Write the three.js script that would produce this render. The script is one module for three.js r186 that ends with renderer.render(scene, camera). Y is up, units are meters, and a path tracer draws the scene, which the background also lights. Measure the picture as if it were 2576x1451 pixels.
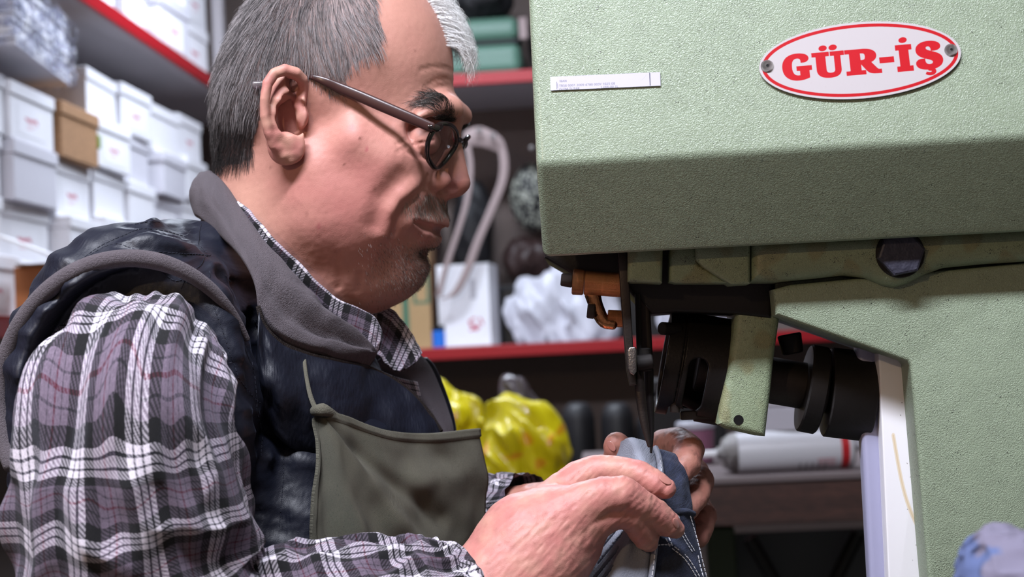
import * as THREE from 'three';
import { RoundedBoxGeometry } from 'three/addons/geometries/RoundedBoxGeometry.js';
import { mergeGeometries, toCreasedNormals as creasedRaw } from 'three/addons/utils/BufferGeometryUtils.js';
import { RectAreaLightUniformsLib } from 'three/addons/lights/RectAreaLightUniformsLib.js';
import { createNoise3D } from 'simplex-noise';

RectAreaLightUniformsLib.init();
const toCreasedNormals = (g, a) => { g.scale(1000, 1000, 1000); return creasedRaw(g, a).scale(0.001, 0.001, 0.001); };   // that tool welds corners by the centimetre
const V3 = (x, y, z) => new THREE.Vector3(x, y, z);
const scene = new THREE.Scene();
scene.background = new THREE.Color(0, 0, 0);
const renderer = new THREE.WebGLRenderer();
renderer.toneMapping = THREE.LinearToneMapping;
renderer.toneMappingExposure = 1.76;
renderer.shadowMap.enabled = true;

// ---------------------------------------------------------------- camera: a 50 mm lens at chest height, held slightly askew
const IMW = 2576, IMH = 1451, FPX = 3600;
const camera = new THREE.PerspectiveCamera(2 * Math.atan(IMH / 2 / FPX) * 180 / Math.PI, IMW / IMH, 0.05, 30);
const RAD = Math.PI / 180, YAW = 3.37 * RAD, PITCH = 2.5 * RAD, ROLL = 2.8 * RAD;
camera.position.set(0, 1.1, 0);
const CF = V3(-Math.sin(YAW) * Math.cos(PITCH), Math.sin(PITCH), -Math.cos(YAW) * Math.cos(PITCH));
const CX0 = V3(0, 1, 0).cross(CF).negate().normalize(), CY0 = CX0.clone().cross(CF).normalize();
const CR = CX0.clone().multiplyScalar(Math.cos(ROLL)).addScaledVector(CY0, -Math.sin(ROLL));
const CU = CY0.clone().multiplyScalar(Math.cos(ROLL)).addScaledVector(CX0, Math.sin(ROLL));
camera.up.copy(CU);
camera.lookAt(camera.position.clone().add(CF));
camera.focus = 0.965;
camera.userData.fStop = 7.5;
scene.add(camera);

// ---------------------------------------------------------------- ceiling lamps (the fittings themselves are built with the room)
const LAMPS = [
  { at: [-0.4, 2.5, -0.03], size: [1.25, 0.16], power: 86, color: [0.86, 0.89, 1.0] },
  { at: [-0.4, 2.5, -3.2], size: [1.25, 0.16], power: 46, color: [0.78, 0.86, 1.0] },
];

// ---------------------------------------------------------------- measuring: a picture position at a distance, as a point of the room
const ray = (px, py) => CF.clone().addScaledVector(CR, (px - IMW / 2) / FPX).addScaledVector(CU, -(py - IMH / 2) / FPX);
const P = (px, py, d) => camera.position.clone().addScaledVector(ray(px, py), d);
const PZ = (px, py, z) => { const r = ray(px, py); return camera.position.clone().addScaledVector(r, z / r.z); };
const PXX = (px, py, x) => { const r = ray(px, py); return camera.position.clone().addScaledVector(r, x / r.x); };

// ---------------------------------------------------------------- small tools
function rng(seed) { let s = seed | 0; return () => { s = (s + 0x6d2b79f5) | 0; let t = Math.imul(s ^ (s >>> 15), 1 | s); t = (t + Math.imul(t ^ (t >>> 7), 61 | t)) ^ t; return ((t ^ (t >>> 14)) >>> 0) / 4294967296; }; }
const R0 = rng(7);
const noise = createNoise3D(rng(11));
const clamp = (x, a, b) => Math.min(b, Math.max(a, x));
const lerp = (a, b, t) => a + (b - a) * t;
const sstep = (a, b, x) => { const t = clamp((x - a) / (b - a), 0, 1); return t * t * (3 - 2 * t); };
const fbm = (x, y, z, o = 4) => { let s = 0, a = 0.5; for (let i = 0; i < o; i++) { s += a * noise(x, y, z); x *= 2.03; y *= 2.03; z *= 2.03; a *= 0.5; } return s; };
const srgb = (r, g, b) => new THREE.Color().setRGB(r / 255, g / 255, b / 255, THREE.SRGBColorSpace);

const taken = new Map();
function numbered(name) { const n = taken.get(name) ?? 0; taken.set(name, n + 1); return n ? name + '_' + String(n).padStart(3, '0') : name; }
function thing(name, label, category, base = V3(0, 0, 0), group) {
  const o = new THREE.Group(); o.name = numbered(name); o.position.copy(base); o.userData = { label, category };
  if (group) o.userData.group = group;
  scene.add(o); return o;
}
function worldBase(o) { const v = V3(0, 0, 0); for (let p = o; p && p !== scene; p = p.parent) v.add(p.position); return v; }
function shade(m) { m.castShadow = true; m.receiveShadow = true; return m; }
// a part whose geometry is written in room coordinates
function part(parent, name, geo, mat, label) {
  const b = worldBase(parent);
  if (b.lengthSq() > 0) geo.translate(-b.x, -b.y, -b.z);
  const m = shade(new THREE.Mesh(geo, mat)); m.name = name; if (label) m.userData.label = label;
  parent.add(m); return m;
}
// a part in its parent's own axes
function own(parent, name, geo, mat, label) { const m = shade(new THREE.Mesh(geo, mat)); m.name = name; if (label) m.userData.label = label; parent.add(m); return m; }
function structure(name, geo, mat) { const m = shade(new THREE.Mesh(geo, mat)); m.name = name; m.userData.kind = 'structure'; scene.add(m); return m; }
function single(name, geo, mat, label, category, base, group) {
  if (base) geo.translate(-base.x, -base.y, -base.z);
  const m = shade(new THREE.Mesh(geo, mat)); m.name = numbered(name); if (base) m.position.copy(base);
  m.userData = { label, category }; if (group) m.userData.group = group; scene.add(m); return m;
}
const boxG = (w, h, d, x = 0, y = 0, z = 0, r = 0) => { const g = r ? new RoundedBoxGeometry(w, h, d, 3, r) : new THREE.BoxGeometry(w, h, d); return g.translate(x, y, z); };
const noUV2 = (g) => { for (const k of Object.keys(g.attributes)) if (!['position', 'normal', 'uv', 'color'].includes(k)) g.deleteAttribute(k); return g; };
function merge(list) {
  const hasIdx = list.every((g) => g.index); const hasCol = list.every((g) => g.attributes.color);
  const l = list.map((g) => { let q = hasIdx ? g : (g.index ? g.toNonIndexed() : g); noUV2(q); if (!hasCol && q.attributes.color) q.deleteAttribute('color'); if (!q.attributes.uv) q.setAttribute('uv', new THREE.BufferAttribute(new Float32Array(q.attributes.position.count * 2), 2)); return q; });
  return mergeGeometries(l);
}

// swept tube with a radius for each point (round caps), in metres; uv in metres
function tubeG(pts, radii, seg = 10, steps = 4, closed = false, squash = 1, side = null) {
  const curve = new THREE.CatmullRomCurve3(pts, closed, 'centripetal');
  const n = closed ? pts.length * steps : (pts.length - 1) * steps, rad = typeof radii === 'number' ? () => radii : (t) => { const f = t * (radii.length - (closed ? 0 : 1)), i = Math.floor(f), a = radii[Math.min(i, radii.length - 1)], b = closed ? radii[(i + 1) % radii.length] : radii[Math.min(i + 1, radii.length - 1)]; return lerp(a, b, f - i); };
  const C = [], T = [];
  for (let i = 0; i <= n; i++) { const t = i / n; C.push(curve.getPoint(t)); T.push(curve.getTangent(t)); }
  let N = side ? side.clone() : (Math.abs(T[0].y) < 0.9 ? V3(0, 1, 0) : V3(1, 0, 0)); N.addScaledVector(T[0], -N.dot(T[0])).normalize();
  const pos = [], uv = [], idx = []; let len = 0; const rows = [];
  const addRow = (c, nn, bb, r, v) => { rows.push(pos.length / 3); for (let j = 0; j <= seg; j++) { const a = j / seg * 2 * Math.PI, q = c.clone().addScaledVector(nn, Math.cos(a) * r).addScaledVector(bb, Math.sin(a) * r * squash); pos.push(q.x, q.y, q.z); uv.push(a * Math.max(r, 1e-4), v); } };
  for (let i = 0; i <= n; i++) {
    if (i) len += C[i].distanceTo(C[i - 1]);
    N.addScaledVector(T[i], -N.dot(T[i])).normalize(); const B = T[i].clone().cross(N);
    const r = rad(i / n);
    if (i === 0 && !closed) for (const k of [0.02, 0.5, 0.85]) addRow(C[0].clone().addScaledVector(T[0], -r * Math.sqrt(1 - k * k) * 0.6), N, B, r * k, -0.001);
    addRow(C[i], N, B, r, len);
    if (i === n && !closed) for (const k of [0.85, 0.5, 0.02]) addRow(C[n].clone().addScaledVector(T[n], r * Math.sqrt(1 - k * k) * 0.6), N, B, r * k, len + 0.001);
  }
  for (let i = 0; i + 1 < rows.length; i++) for (let j = 0; j < seg; j++) { const a = rows[i] + j, b = rows[i + 1] + j; idx.push(a, a + 1, b, b, a + 1, b + 1); }
  const g = new THREE.BufferGeometry(); g.setAttribute('position', new THREE.Float32BufferAttribute(pos, 3)); g.setAttribute('uv', new THREE.Float32BufferAttribute(uv, 2)); g.setIndex(idx); g.computeVertexNormals(); return g;
}
// cylinder between two points
function cylG(a, b, r1, r2 = r1, seg = 28, bevel = 0) {
  const L = a.distanceTo(b), pts = bevel ? [[0, 0], [r1 - bevel, 0], [r1, bevel], [r2, L - bevel], [r2 - bevel, L], [0, L]] : [[0, 0], [r1, 0], [r2, L], [0, L]];
  let g = new THREE.LatheGeometry(pts.map((p) => new THREE.Vector2(Math.max(p[0], 1e-5), p[1])), seg);
  g = toCreasedNormals(g, 0.6);
  g.applyQuaternion(new THREE.Quaternion().setFromUnitVectors(V3(0, 1, 0), b.clone().sub(a).normalize())); return g.translate(a.x, a.y, a.z);
}
function latheG(a, axis, prof, seg = 36) {
  let g = new THREE.LatheGeometry(prof.map((p) => new THREE.Vector2(Math.max(p[0], 1e-5), p[1])), seg); g = toCreasedNormals(g, 0.7);
  g.applyQuaternion(new THREE.Quaternion().setFromUnitVectors(V3(0, 1, 0), axis.clone().normalize())); return g.translate(a.x, a.y, a.z);
}
// an outline given at picture positions on the plane z, extruded backwards by depth with rounded edges
function slabG(px, z, depth, bevel = 0.002, z2 = null) {
  const pts = px.map(([x, y]) => PZ(x, y, z)); const s = new THREE.Shape(pts.map((p) => new THREE.Vector2(p.x, p.y)));
  const g = new THREE.ExtrudeGeometry(s, { depth: depth - 2 * bevel, bevelEnabled: bevel > 0, bevelThickness: bevel, bevelSize: bevel, bevelOffset: -bevel, bevelSegments: 3, curveSegments: 8 });
  g.translate(0, 0, z - depth + bevel); return toCreasedNormals(g, 0.7);
}

// ---------------------------------------------------------------- textures
function canvasTex(w, h, draw, srgbSpace = true) { const c = document.createElement('canvas'); c.width = w; c.height = h; draw(c.getContext('2d'), w, h); const t = new THREE.CanvasTexture(c); if (srgbSpace) t.colorSpace = THREE.SRGBColorSpace; t.wrapS = t.wrapT = THREE.RepeatWrapping; return t; }
function dataTex(n, f, color = false) {   // f(x, y) with x, y in 0..1 -> number or [r, g, b] (0..1); tiles
  const d = new Uint8Array(n * n * 4);
  for (let j = 0; j < n; j++) for (let i = 0; i < n; i++) { const v = f(i / n, j / n), k = (j * n + i) * 4; for (let c = 0; c < 3; c++) d[k + c] = clamp((typeof v === 'number' ? v : v[c]) * 255, 0, 255); d[k + 3] = 255; }
  const t = new THREE.DataTexture(d, n, n); t.wrapS = t.wrapT = THREE.RepeatWrapping; t.magFilter = THREE.LinearFilter; t.minFilter = THREE.LinearFilter; if (color) t.colorSpace = THREE.SRGBColorSpace; t.needsUpdate = true; return t;
}
// seamless noise on the unit tile: noise on a torus-like blend
const tileN = (x, y, f, s = 0) => { const a = noise(x * f, y * f, s), b = noise((x - 1) * f, y * f, s), c = noise(x * f, (y - 1) * f, s), d = noise((x - 1) * f, (y - 1) * f, s); const wx = sstep(0.75, 1, x), wy = sstep(0.75, 1, y); return lerp(lerp(a, b, wx), lerp(c, d, wx), wy); };
const rep = (t, x, y = x) => { const c = t.clone(); c.repeat.set(x, y); c.needsUpdate = true; return c; };
const STD = (o) => new THREE.MeshStandardMaterial(o), PHY = (o) => new THREE.MeshPhysicalMaterial(o);

// ---------------------------------------------------------------- distance fields and their surfaces
const smin = (a, b, k) => { const h = Math.max(k - Math.abs(a - b), 0) / k; return Math.min(a, b) - h * h * k * 0.25; };
const smax = (a, b, k) => -smin(-a, -b, k);
const sdEll = (x, y, z, c, r) => { const dx = x - c[0], dy = y - c[1], dz = z - c[2]; const a = dx / r[0], b = dy / r[1], e = dz / r[2], k0 = Math.sqrt(a * a + b * b + e * e); if (k0 < 1e-6) return -Math.min(r[0], r[1], r[2]); const p = a / r[0], q = b / r[1], s = e / r[2]; return k0 * (k0 - 1) / Math.sqrt(p * p + q * q + s * s); };
const sdCap = (x, y, z, a, b, ra, rb) => { const bx = b[0] - a[0], by = b[1] - a[1], bz = b[2] - a[2], px = x - a[0], py = y - a[1], pz = z - a[2]; const h = clamp((px * bx + py * by + pz * bz) / (bx * bx + by * by + bz * bz + 1e-12), 0, 1); const dx = px - bx * h, dy = py - by * h, dz = pz - bz * h; return Math.sqrt(dx * dx + dy * dy + dz * dz) - lerp(ra, rb, h); };
const sdPath = (x, y, z, pts, radii) => { let d = 1e9; for (let i = 0; i + 1 < pts.length; i++) { const e = sdCap(x, y, z, pts[i], pts[i + 1], radii[i], radii[i + 1]); if (e < d) d = e; } return d; };
const ptsOf = (v) => [v.x, v.y, v.z];

function meshField(f, lo, hi, cell, opts = {}) {
  const nx = Math.ceil((hi[0] - lo[0]) / cell) + 1, ny = Math.ceil((hi[1] - lo[1]) / cell) + 1, nz = Math.ceil((hi[2] - lo[2]) / cell) + 1;
  const D = new Float32Array(nx * ny * nz), at = (i, j, k) => (k * ny + j) * nx + i, B = 6, skip = cell * B * 1.05 + (opts.slack ?? 0.004);
  for (let k0 = 0; k0 < nz; k0 += B) for (let j0 = 0; j0 < ny; j0 += B) for (let i0 = 0; i0 < nx; i0 += B) {
    const c = f(lo[0] + (i0 + B / 2) * cell, lo[1] + (j0 + B / 2) * cell, lo[2] + (k0 + B / 2) * cell), far = Math.abs(c) > skip;
    for (let k = k0; k < Math.min(nz, k0 + B); k++) for (let j = j0; j < Math.min(ny, j0 + B); j++) for (let i = i0; i < Math.min(nx, i0 + B); i++) D[at(i, j, k)] = far ? c : f(lo[0] + i * cell, lo[1] + j * cell, lo[2] + k * cell);
  }
  const vid = new Int32Array(nx * ny * nz).fill(-1), pos = [], idx = [];
  const CO = [[0, 0, 0], [1, 0, 0], [0, 1, 0], [1, 1, 0], [0, 0, 1], [1, 0, 1], [0, 1, 1], [1, 1, 1]], ED = [[0, 1], [2, 3], [4, 5], [6, 7], [0, 2], [1, 3], [4, 6], [5, 7], [0, 4], [1, 5], [2, 6], [3, 7]], v = new Float32Array(8);
  for (let k = 0; k + 1 < nz; k++) for (let j = 0; j + 1 < ny; j++) for (let i = 0; i + 1 < nx; i++) {
    let m = 0; for (let c = 0; c < 8; c++) { v[c] = D[at(i + CO[c][0], j + CO[c][1], k + CO[c][2])]; if (v[c] < 0) m |= 1 << c; }
    if (m === 0 || m === 255) continue;
    let x = 0, y = 0, z = 0, n = 0;
    for (const [a, b] of ED) if ((v[a] < 0) !== (v[b] < 0)) { const t = v[a] / (v[a] - v[b]); x += lerp(CO[a][0], CO[b][0], t); y += lerp(CO[a][1], CO[b][1], t); z += lerp(CO[a][2], CO[b][2], t); n++; }
    vid[at(i, j, k)] = pos.length / 3; pos.push(lo[0] + (i + x / n) * cell, lo[1] + (j + y / n) * cell, lo[2] + (k + z / n) * cell);
  }
  const quad = (a, b, c, d, flip) => { if (a < 0 || b < 0 || c < 0 || d < 0) return; if (flip) idx.push(a, c, b, a, d, c); else idx.push(a, b, c, a, c, d); };
  for (let k = 1; k + 1 < nz; k++) for (let j = 1; j + 1 < ny; j++) for (let i = 1; i + 1 < nx; i++) {
    const s = D[at(i, j, k)] < 0;
    if (s !== D[at(i + 1, j, k)] < 0) quad(vid[at(i, j - 1, k - 1)], vid[at(i, j, k - 1)], vid[at(i, j, k)], vid[at(i, j - 1, k)], !s);
    if (s !== D[at(i, j + 1, k)] < 0) quad(vid[at(i - 1, j, k - 1)], vid[at(i - 1, j, k)], vid[at(i, j, k)], vid[at(i, j, k - 1)], !s);
    if (s !== D[at(i, j, k + 1)] < 0) quad(vid[at(i - 1, j - 1, k)], vid[at(i, j - 1, k)], vid[at(i, j, k)], vid[at(i - 1, j, k)], !s);
  }
  const n = pos.length / 3, nor = new Float32Array(n * 3), e = opts.eps ?? cell * 0.6;
  for (let q = 0; q < n; q++) {   // one Newton step onto the surface, then the gradient for the normal
    let x = pos[q * 3], y = pos[q * 3 + 1], z = pos[q * 3 + 2];
    for (let s = 0; s < 2; s++) {
      let gx = f(x + e, y, z) - f(x - e, y, z), gy = f(x, y + e, z) - f(x, y - e, z), gz = f(x, y, z + e) - f(x, y, z - e); const l = Math.hypot(gx, gy, gz) || 1;
      if (s === 0) { const dd = clamp(f(x, y, z) / Math.max(l / (2 * e), 0.3), -cell * 0.6, cell * 0.6); x -= gx / l * dd; y -= gy / l * dd; z -= gz / l * dd; } else { nor[q * 3] = gx / l; nor[q * 3 + 1] = gy / l; nor[q * 3 + 2] = gz / l; }
    }
    pos[q * 3] = x; pos[q * 3 + 1] = y; pos[q * 3 + 2] = z;
  }
  const g = new THREE.BufferGeometry(); g.setAttribute('position', new THREE.Float32BufferAttribute(pos, 3)); g.setAttribute('normal', new THREE.BufferAttribute(nor, 3)); g.setIndex(idx);
  const uv = new Float32Array(n * 2);
  for (let q = 0; q < n; q++) { const w = opts.uv ? opts.uv(pos[q * 3], pos[q * 3 + 1], pos[q * 3 + 2], nor, q * 3) : [pos[q * 3] + 0.31 * pos[q * 3 + 2], pos[q * 3 + 1] + 0.27 * pos[q * 3 + 2]]; uv[q * 2] = w[0]; uv[q * 2 + 1] = w[1]; }
  g.setAttribute('uv', new THREE.BufferAttribute(uv, 2));
  if (opts.color) { const col = new Float32Array(n * 3); for (let q = 0; q < n; q++) { const c = opts.color(pos[q * 3], pos[q * 3 + 1], pos[q * 3 + 2], nor, q * 3); col[q * 3] = c[0]; col[q * 3 + 1] = c[1]; col[q * 3 + 2] = c[2]; } g.setAttribute('color', new THREE.BufferAttribute(col, 3)); }
  return g;
}
// first point of a field along the sight line through a picture position
function hit(f, px, py, d0 = 0.6, d1 = 1.4) { const r = ray(px, py), l = r.length(); let d = d0; for (let i = 0; i < 200 && d < d1; i++) { const q = camera.position.clone().addScaledVector(r, d), s = f(q.x, q.y, q.z); if (s < 0.0003) return q; d += Math.max(s * 0.7, 0.0005) / l; } return null; }
function bbox(pts, pad) { const lo = [1e9, 1e9, 1e9], hi = [-1e9, -1e9, -1e9]; for (const p of pts) { const q = p.x !== undefined ? ptsOf(p) : p; for (let c = 0; c < 3; c++) { lo[c] = Math.min(lo[c], q[c] - pad); hi[c] = Math.max(hi[c], q[c] + pad); } } return [lo, hi]; }
// a sheet between two edges, with a soft thickness; a, b: arrays of points, out: direction(s) it bulges to
function bandG(A, B, outs, thick = 0.006, bulge = 0.004, na = 40, nb = 14, extra = null) {
  const ca = new THREE.CatmullRomCurve3(A, false, 'centripetal'), cb = new THREE.CatmullRomCurve3(B, false, 'centripetal'), co = new THREE.CatmullRomCurve3(Array.isArray(outs) ? outs : [outs, outs], false, 'centripetal');
  const pos = [], uv = [], idx = []; let lu = 0, prev = null; const ring = nb * 2;
  for (let i = 0; i <= na; i++) {
    const t = i / na, a = ca.getPoint(t), b = cb.getPoint(t), o = co.getPoint(t).normalize(), m = a.clone().lerp(b, 0.5); if (prev) lu += m.distanceTo(prev); prev = m;
    const w = a.distanceTo(b), ax = b.clone().sub(a).normalize(); o.addScaledVector(ax, -o.dot(ax)).normalize();
    const endT = thick * Math.min(1, Math.sqrt(Math.max(0, 1 - Math.pow(Math.abs(2 * t - 1), 24))) + 0.12);
    for (let j = 0; j <= ring; j++) {
      const ang = j / ring * 2 * Math.PI, s = 0.5 - 0.5 * Math.cos(ang), half = Math.sin(ang);
      const sh = Math.sign(half) * Math.pow(Math.abs(half), 0.35);
      let off = bulge * Math.sin(Math.PI * s) + sh * endT * 0.5; if (extra) off += extra(t, s, lu);
      const q = a.clone().lerp(b, s).addScaledVector(o, off); pos.push(q.x, q.y, q.z); uv.push(lu, s * w * (half < 0 ? -1 : 1));
    }
  }
  const rw = ring + 1; for (let i = 0; i < na; i++) for (let j = 0; j < ring; j++) { const a = i * rw + j, b = a + rw; idx.push(a, b, a + 1, b, b + 1, a + 1); }
  for (const e of [0, na]) { const c0 = pos.length / 3; let x = 0, y = 0, z = 0; for (let j = 0; j < ring; j++) { x += pos[(e * rw + j) * 3]; y += pos[(e * rw + j) * 3 + 1]; z += pos[(e * rw + j) * 3 + 2]; } pos.push(x / ring, y / ring, z / ring); uv.push(0, 0); for (let j = 0; j < ring; j++) idx.push(c0, e ? e * rw + j : e * rw + j + 1, e ? e * rw + j + 1 : e * rw + j); }
  const g = new THREE.BufferGeometry(); g.setAttribute('position', new THREE.Float32BufferAttribute(pos, 3)); g.setAttribute('uv', new THREE.Float32BufferAttribute(uv, 2)); g.setIndex(idx); g.computeVertexNormals(); return g;
}

// ================================================================ materials
const grainT = dataTex(256, (x, y) => 0.5 + 0.3 * tileN(x, y, 24, 1) + 0.2 * tileN(x, y, 60, 2));
const mottleT = dataTex(256, (x, y) => 0.5 + 0.35 * tileN(x, y, 5, 3) + 0.15 * tileN(x, y, 15, 4));
const woodT = dataTex(512, (x, y) => { const w = tileN(x, y, 3, 5) * 0.5 + tileN(x, y * 0.25, 40, 6) * 0.5, k = 0.75 + 0.22 * w + 0.1 * tileN(x, y, 90, 7) ; return [0.33 * k, 0.21 * k, 0.175 * k]; }, true);
const cardT = dataTex(256, (x, y) => { const k = 0.92 + 0.06 * tileN(x, y, 8, 8) + 0.05 * Math.sin(y * 2 * Math.PI * 32) * 0.5; return [0.66 * k, 0.5 * k, 0.36 * k]; }, true);
const M = {
  wall: STD({ color: srgb(112, 102, 98), roughness: 0.9, bumpMap: rep(grainT, 6), bumpScale: 0.002 }),
  ceiling: STD({ color: srgb(150, 146, 144), roughness: 0.95 }),
  floor: STD({ color: srgb(84, 80, 76), roughness: 0.6, bumpMap: grainT, bumpScale: 0.001 }),
  shelf: STD({ color: srgb(178, 172, 176), roughness: 0.7 }),
  red: STD({ color: srgb(150, 14, 26), roughness: 0.35 }),
  white: STD({ color: srgb(232, 231, 234), roughness: 0.55 }),
  whiteCard: STD({ color: srgb(222, 221, 226), roughness: 0.7 }),
  greyCard: STD({ color: srgb(196, 194, 202), roughness: 0.75 }),
  card: STD({ color: 0xffffff, map: cardT, roughness: 0.85 }),
  dark: STD({ color: srgb(26, 25, 28), roughness: 0.6 }),
  black: STD({ color: srgb(14, 14, 16), roughness: 0.35 }),
  wood: STD({ color: 0xffffff, map: woodT, roughness: 0.55 }),
};

// ================================================================ the room
const RX0 = -1.5, RX1 = 2.3, RZ0 = -4.62, RZ1 = 1.6, RY = 2.6, TH = 0.12;
structure('floor', boxG(RX1 - RX0 + 2 * TH, TH, RZ1 - RZ0 + 2 * TH, (RX0 + RX1) / 2, -TH / 2, (RZ0 + RZ1) / 2), M.floor);
structure('ceiling', boxG(RX1 - RX0 + 2 * TH, TH, RZ1 - RZ0 + 2 * TH, (RX0 + RX1) / 2, RY + TH / 2, (RZ0 + RZ1) / 2), M.ceiling);
structure('wall_left', boxG(TH, RY, RZ1 - RZ0, RX0 - TH / 2, RY / 2, (RZ0 + RZ1) / 2), M.wall);
structure('wall_right', boxG(TH, RY, RZ1 - RZ0, RX1 + TH / 2, RY / 2, (RZ0 + RZ1) / 2), M.wall);
structure('wall_back', boxG(RX1 - RX0 + 2 * TH, RY, TH, (RX0 + RX1) / 2, RY / 2, RZ0 - TH / 2), STD({ color: srgb(112, 99, 94), roughness: 0.9, bumpMap: rep(grainT, 6), bumpScale: 0.002 }));
structure('wall_front', boxG(RX1 - RX0 + 2 * TH, RY, TH, (RX0 + RX1) / 2, RY / 2, RZ1 + TH / 2), M.wall);

LAMPS.forEach((l, i) => {
  const t = thing('ceiling_lamp', i ? 'white twin-tube ceiling lamp towards the back shelves' : 'white twin-tube ceiling lamp above the workplace', 'lamp', V3(l.at[0], RY, l.at[2]));
  own(t, 'housing', boxG(l.size[0], 0.05, l.size[1], 0, -0.026, 0, 0.01), M.white);
  for (const s of [-1, 1]) own(t, 'tube', cylG(V3(-l.size[0] / 2 + 0.02, -0.066, s * 0.045), V3(l.size[0] / 2 - 0.02, -0.066, s * 0.045), 0.013), STD({ color: 0xffffff, emissive: new THREE.Color(...l.color), emissiveIntensity: 6, roughness: 0.4 }));
  const a = new THREE.RectAreaLight(new THREE.Color(...l.color), l.power, l.size[0], l.size[1]); a.name = 'lamp_glow'; a.position.set(0, -0.085, 0); a.rotation.x = -Math.PI / 2; t.add(a);
});

{ // a warm bulb hanging at the left behind the camera: it tints the shadows on the castings and the nape
  const t = thing('pendant_lamp', 'bare warm bulb hanging from the ceiling behind the viewpoint', 'lamp', V3(-0.85, RY, 0.75));
  own(t, 'cord', cylG(V3(0, -0.72, 0), V3(0, 0, 0), 0.003, 0.003, 8), M.black); own(t, 'socket', cylG(V3(0, -0.78, 0), V3(0, -0.71, 0), 0.018, 0.014, 20, 0.002), M.black);
  own(t, 'bulb', new THREE.SphereGeometry(0.03, 24, 16).translate(0, -0.81, 0), STD({ color: 0xffffff, emissive: new THREE.Color(1, 0.72, 0.42), emissiveIntensity: 6, roughness: 0.3 }));
  const l = new THREE.PointLight(new THREE.Color(1, 0.7, 0.4), 0.9); l.name = 'bulb_glow'; l.position.set(0, -0.81, 0); l.castShadow = true; l.shadow.radius = 1.5; t.add(l);
}

// ================================================================ shelves along the left and back walls
const SX = -1.065, SZ = -4.16;      // front edges
const Y_UP = P(1240, 195, 4.19).y, Y_LOW = P(1300, 880, 4.2).y, Y_LEFT = 1.205;
function shelf(name, label, g, edge) { const t = thing(name, label, 'shelf', V3(0, 0, 0)); part(t, 'board', g, M.shelf); part(t, 'edge_strip', edge, M.red, 'glossy red front edge'); return t; }
const zL = (RZ0 + 0.6) / 2, lenL = 0.6 - RZ0;
shelf('wall_shelf', 'upper left shelf board with red edge above the white boxes', boxG(SX - RX0, 0.03, lenL, (SX + RX0) / 2, Y_UP + 0.002, zL), boxG(0.012, 0.036, lenL, SX + 0.006, Y_UP, zL, 0.003));
shelf('wall_shelf', 'lower left shelf board with red edge under the white boxes', boxG(SX - RX0, 0.03, lenL, (SX + RX0) / 2, Y_LEFT - 0.016, zL), boxG(0.012, 0.042, lenL, SX + 0.006, Y_LEFT - 0.018, zL, 0.003));
const bx0 = SX + 0.014, bx1 = 1.9;
shelf('wall_shelf', 'upper back shelf board with red edge under the green suitcase', boxG(bx1 - bx0, 0.03, SZ - RZ0, (bx0 + bx1) / 2, Y_UP, (SZ + RZ0) / 2), boxG(bx1 - bx0, 0.036, 0.012, (bx0 + bx1) / 2, Y_UP, SZ + 0.006, 0.003));
shelf('wall_shelf', 'lower back shelf board with red edge under the upright white box', boxG(bx1 - bx0, 0.03, SZ - RZ0, (bx0 + bx1) / 2, Y_LOW, (SZ + RZ0) / 2), boxG(bx1 - bx0, 0.036, 0.012, (bx0 + bx1) / 2, Y_LOW, SZ + 0.006, 0.003));
{ const t = thing('shelf_upright', 'grey metal upright carrying the shelf corner behind the man', 'upright', V3(SX - 0.02, 0, SZ - 0.02)); own(t, 'post', boxG(0.03, RY, 0.03, 0, RY / 2, 0), M.shelf); for (const y of [Y_UP, Y_LOW]) own(t, 'bracket', boxG(0.04, 0.06, 0.04, 0, y - 0.06, 0, 0.004), M.shelf); }
{ const t = thing('shelf_upright', 'grey metal upright carrying the back shelf at the right', 'upright', V3(1.6, 0, SZ - 0.02)); own(t, 'post', boxG(0.03, RY, 0.03, 0, RY / 2, 0), M.shelf); for (const y of [Y_UP, Y_LOW]) own(t, 'bracket', boxG(0.04, 0.06, 0.04, 0, y - 0.06, 0, 0.004), M.shelf); }
{ const t = thing('shelf_upright', 'grey metal upright carrying the left shelves near the camera', 'upright', V3(SX - 0.02, 0, 0.5)); own(t, 'post', boxG(0.03, RY, 0.03, 0, RY / 2, 0), M.shelf); for (const y of [Y_UP, Y_LEFT]) own(t, 'bracket', boxG(0.04, 0.06, 0.04, 0, y - 0.06, 0, 0.004), M.shelf); }

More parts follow.
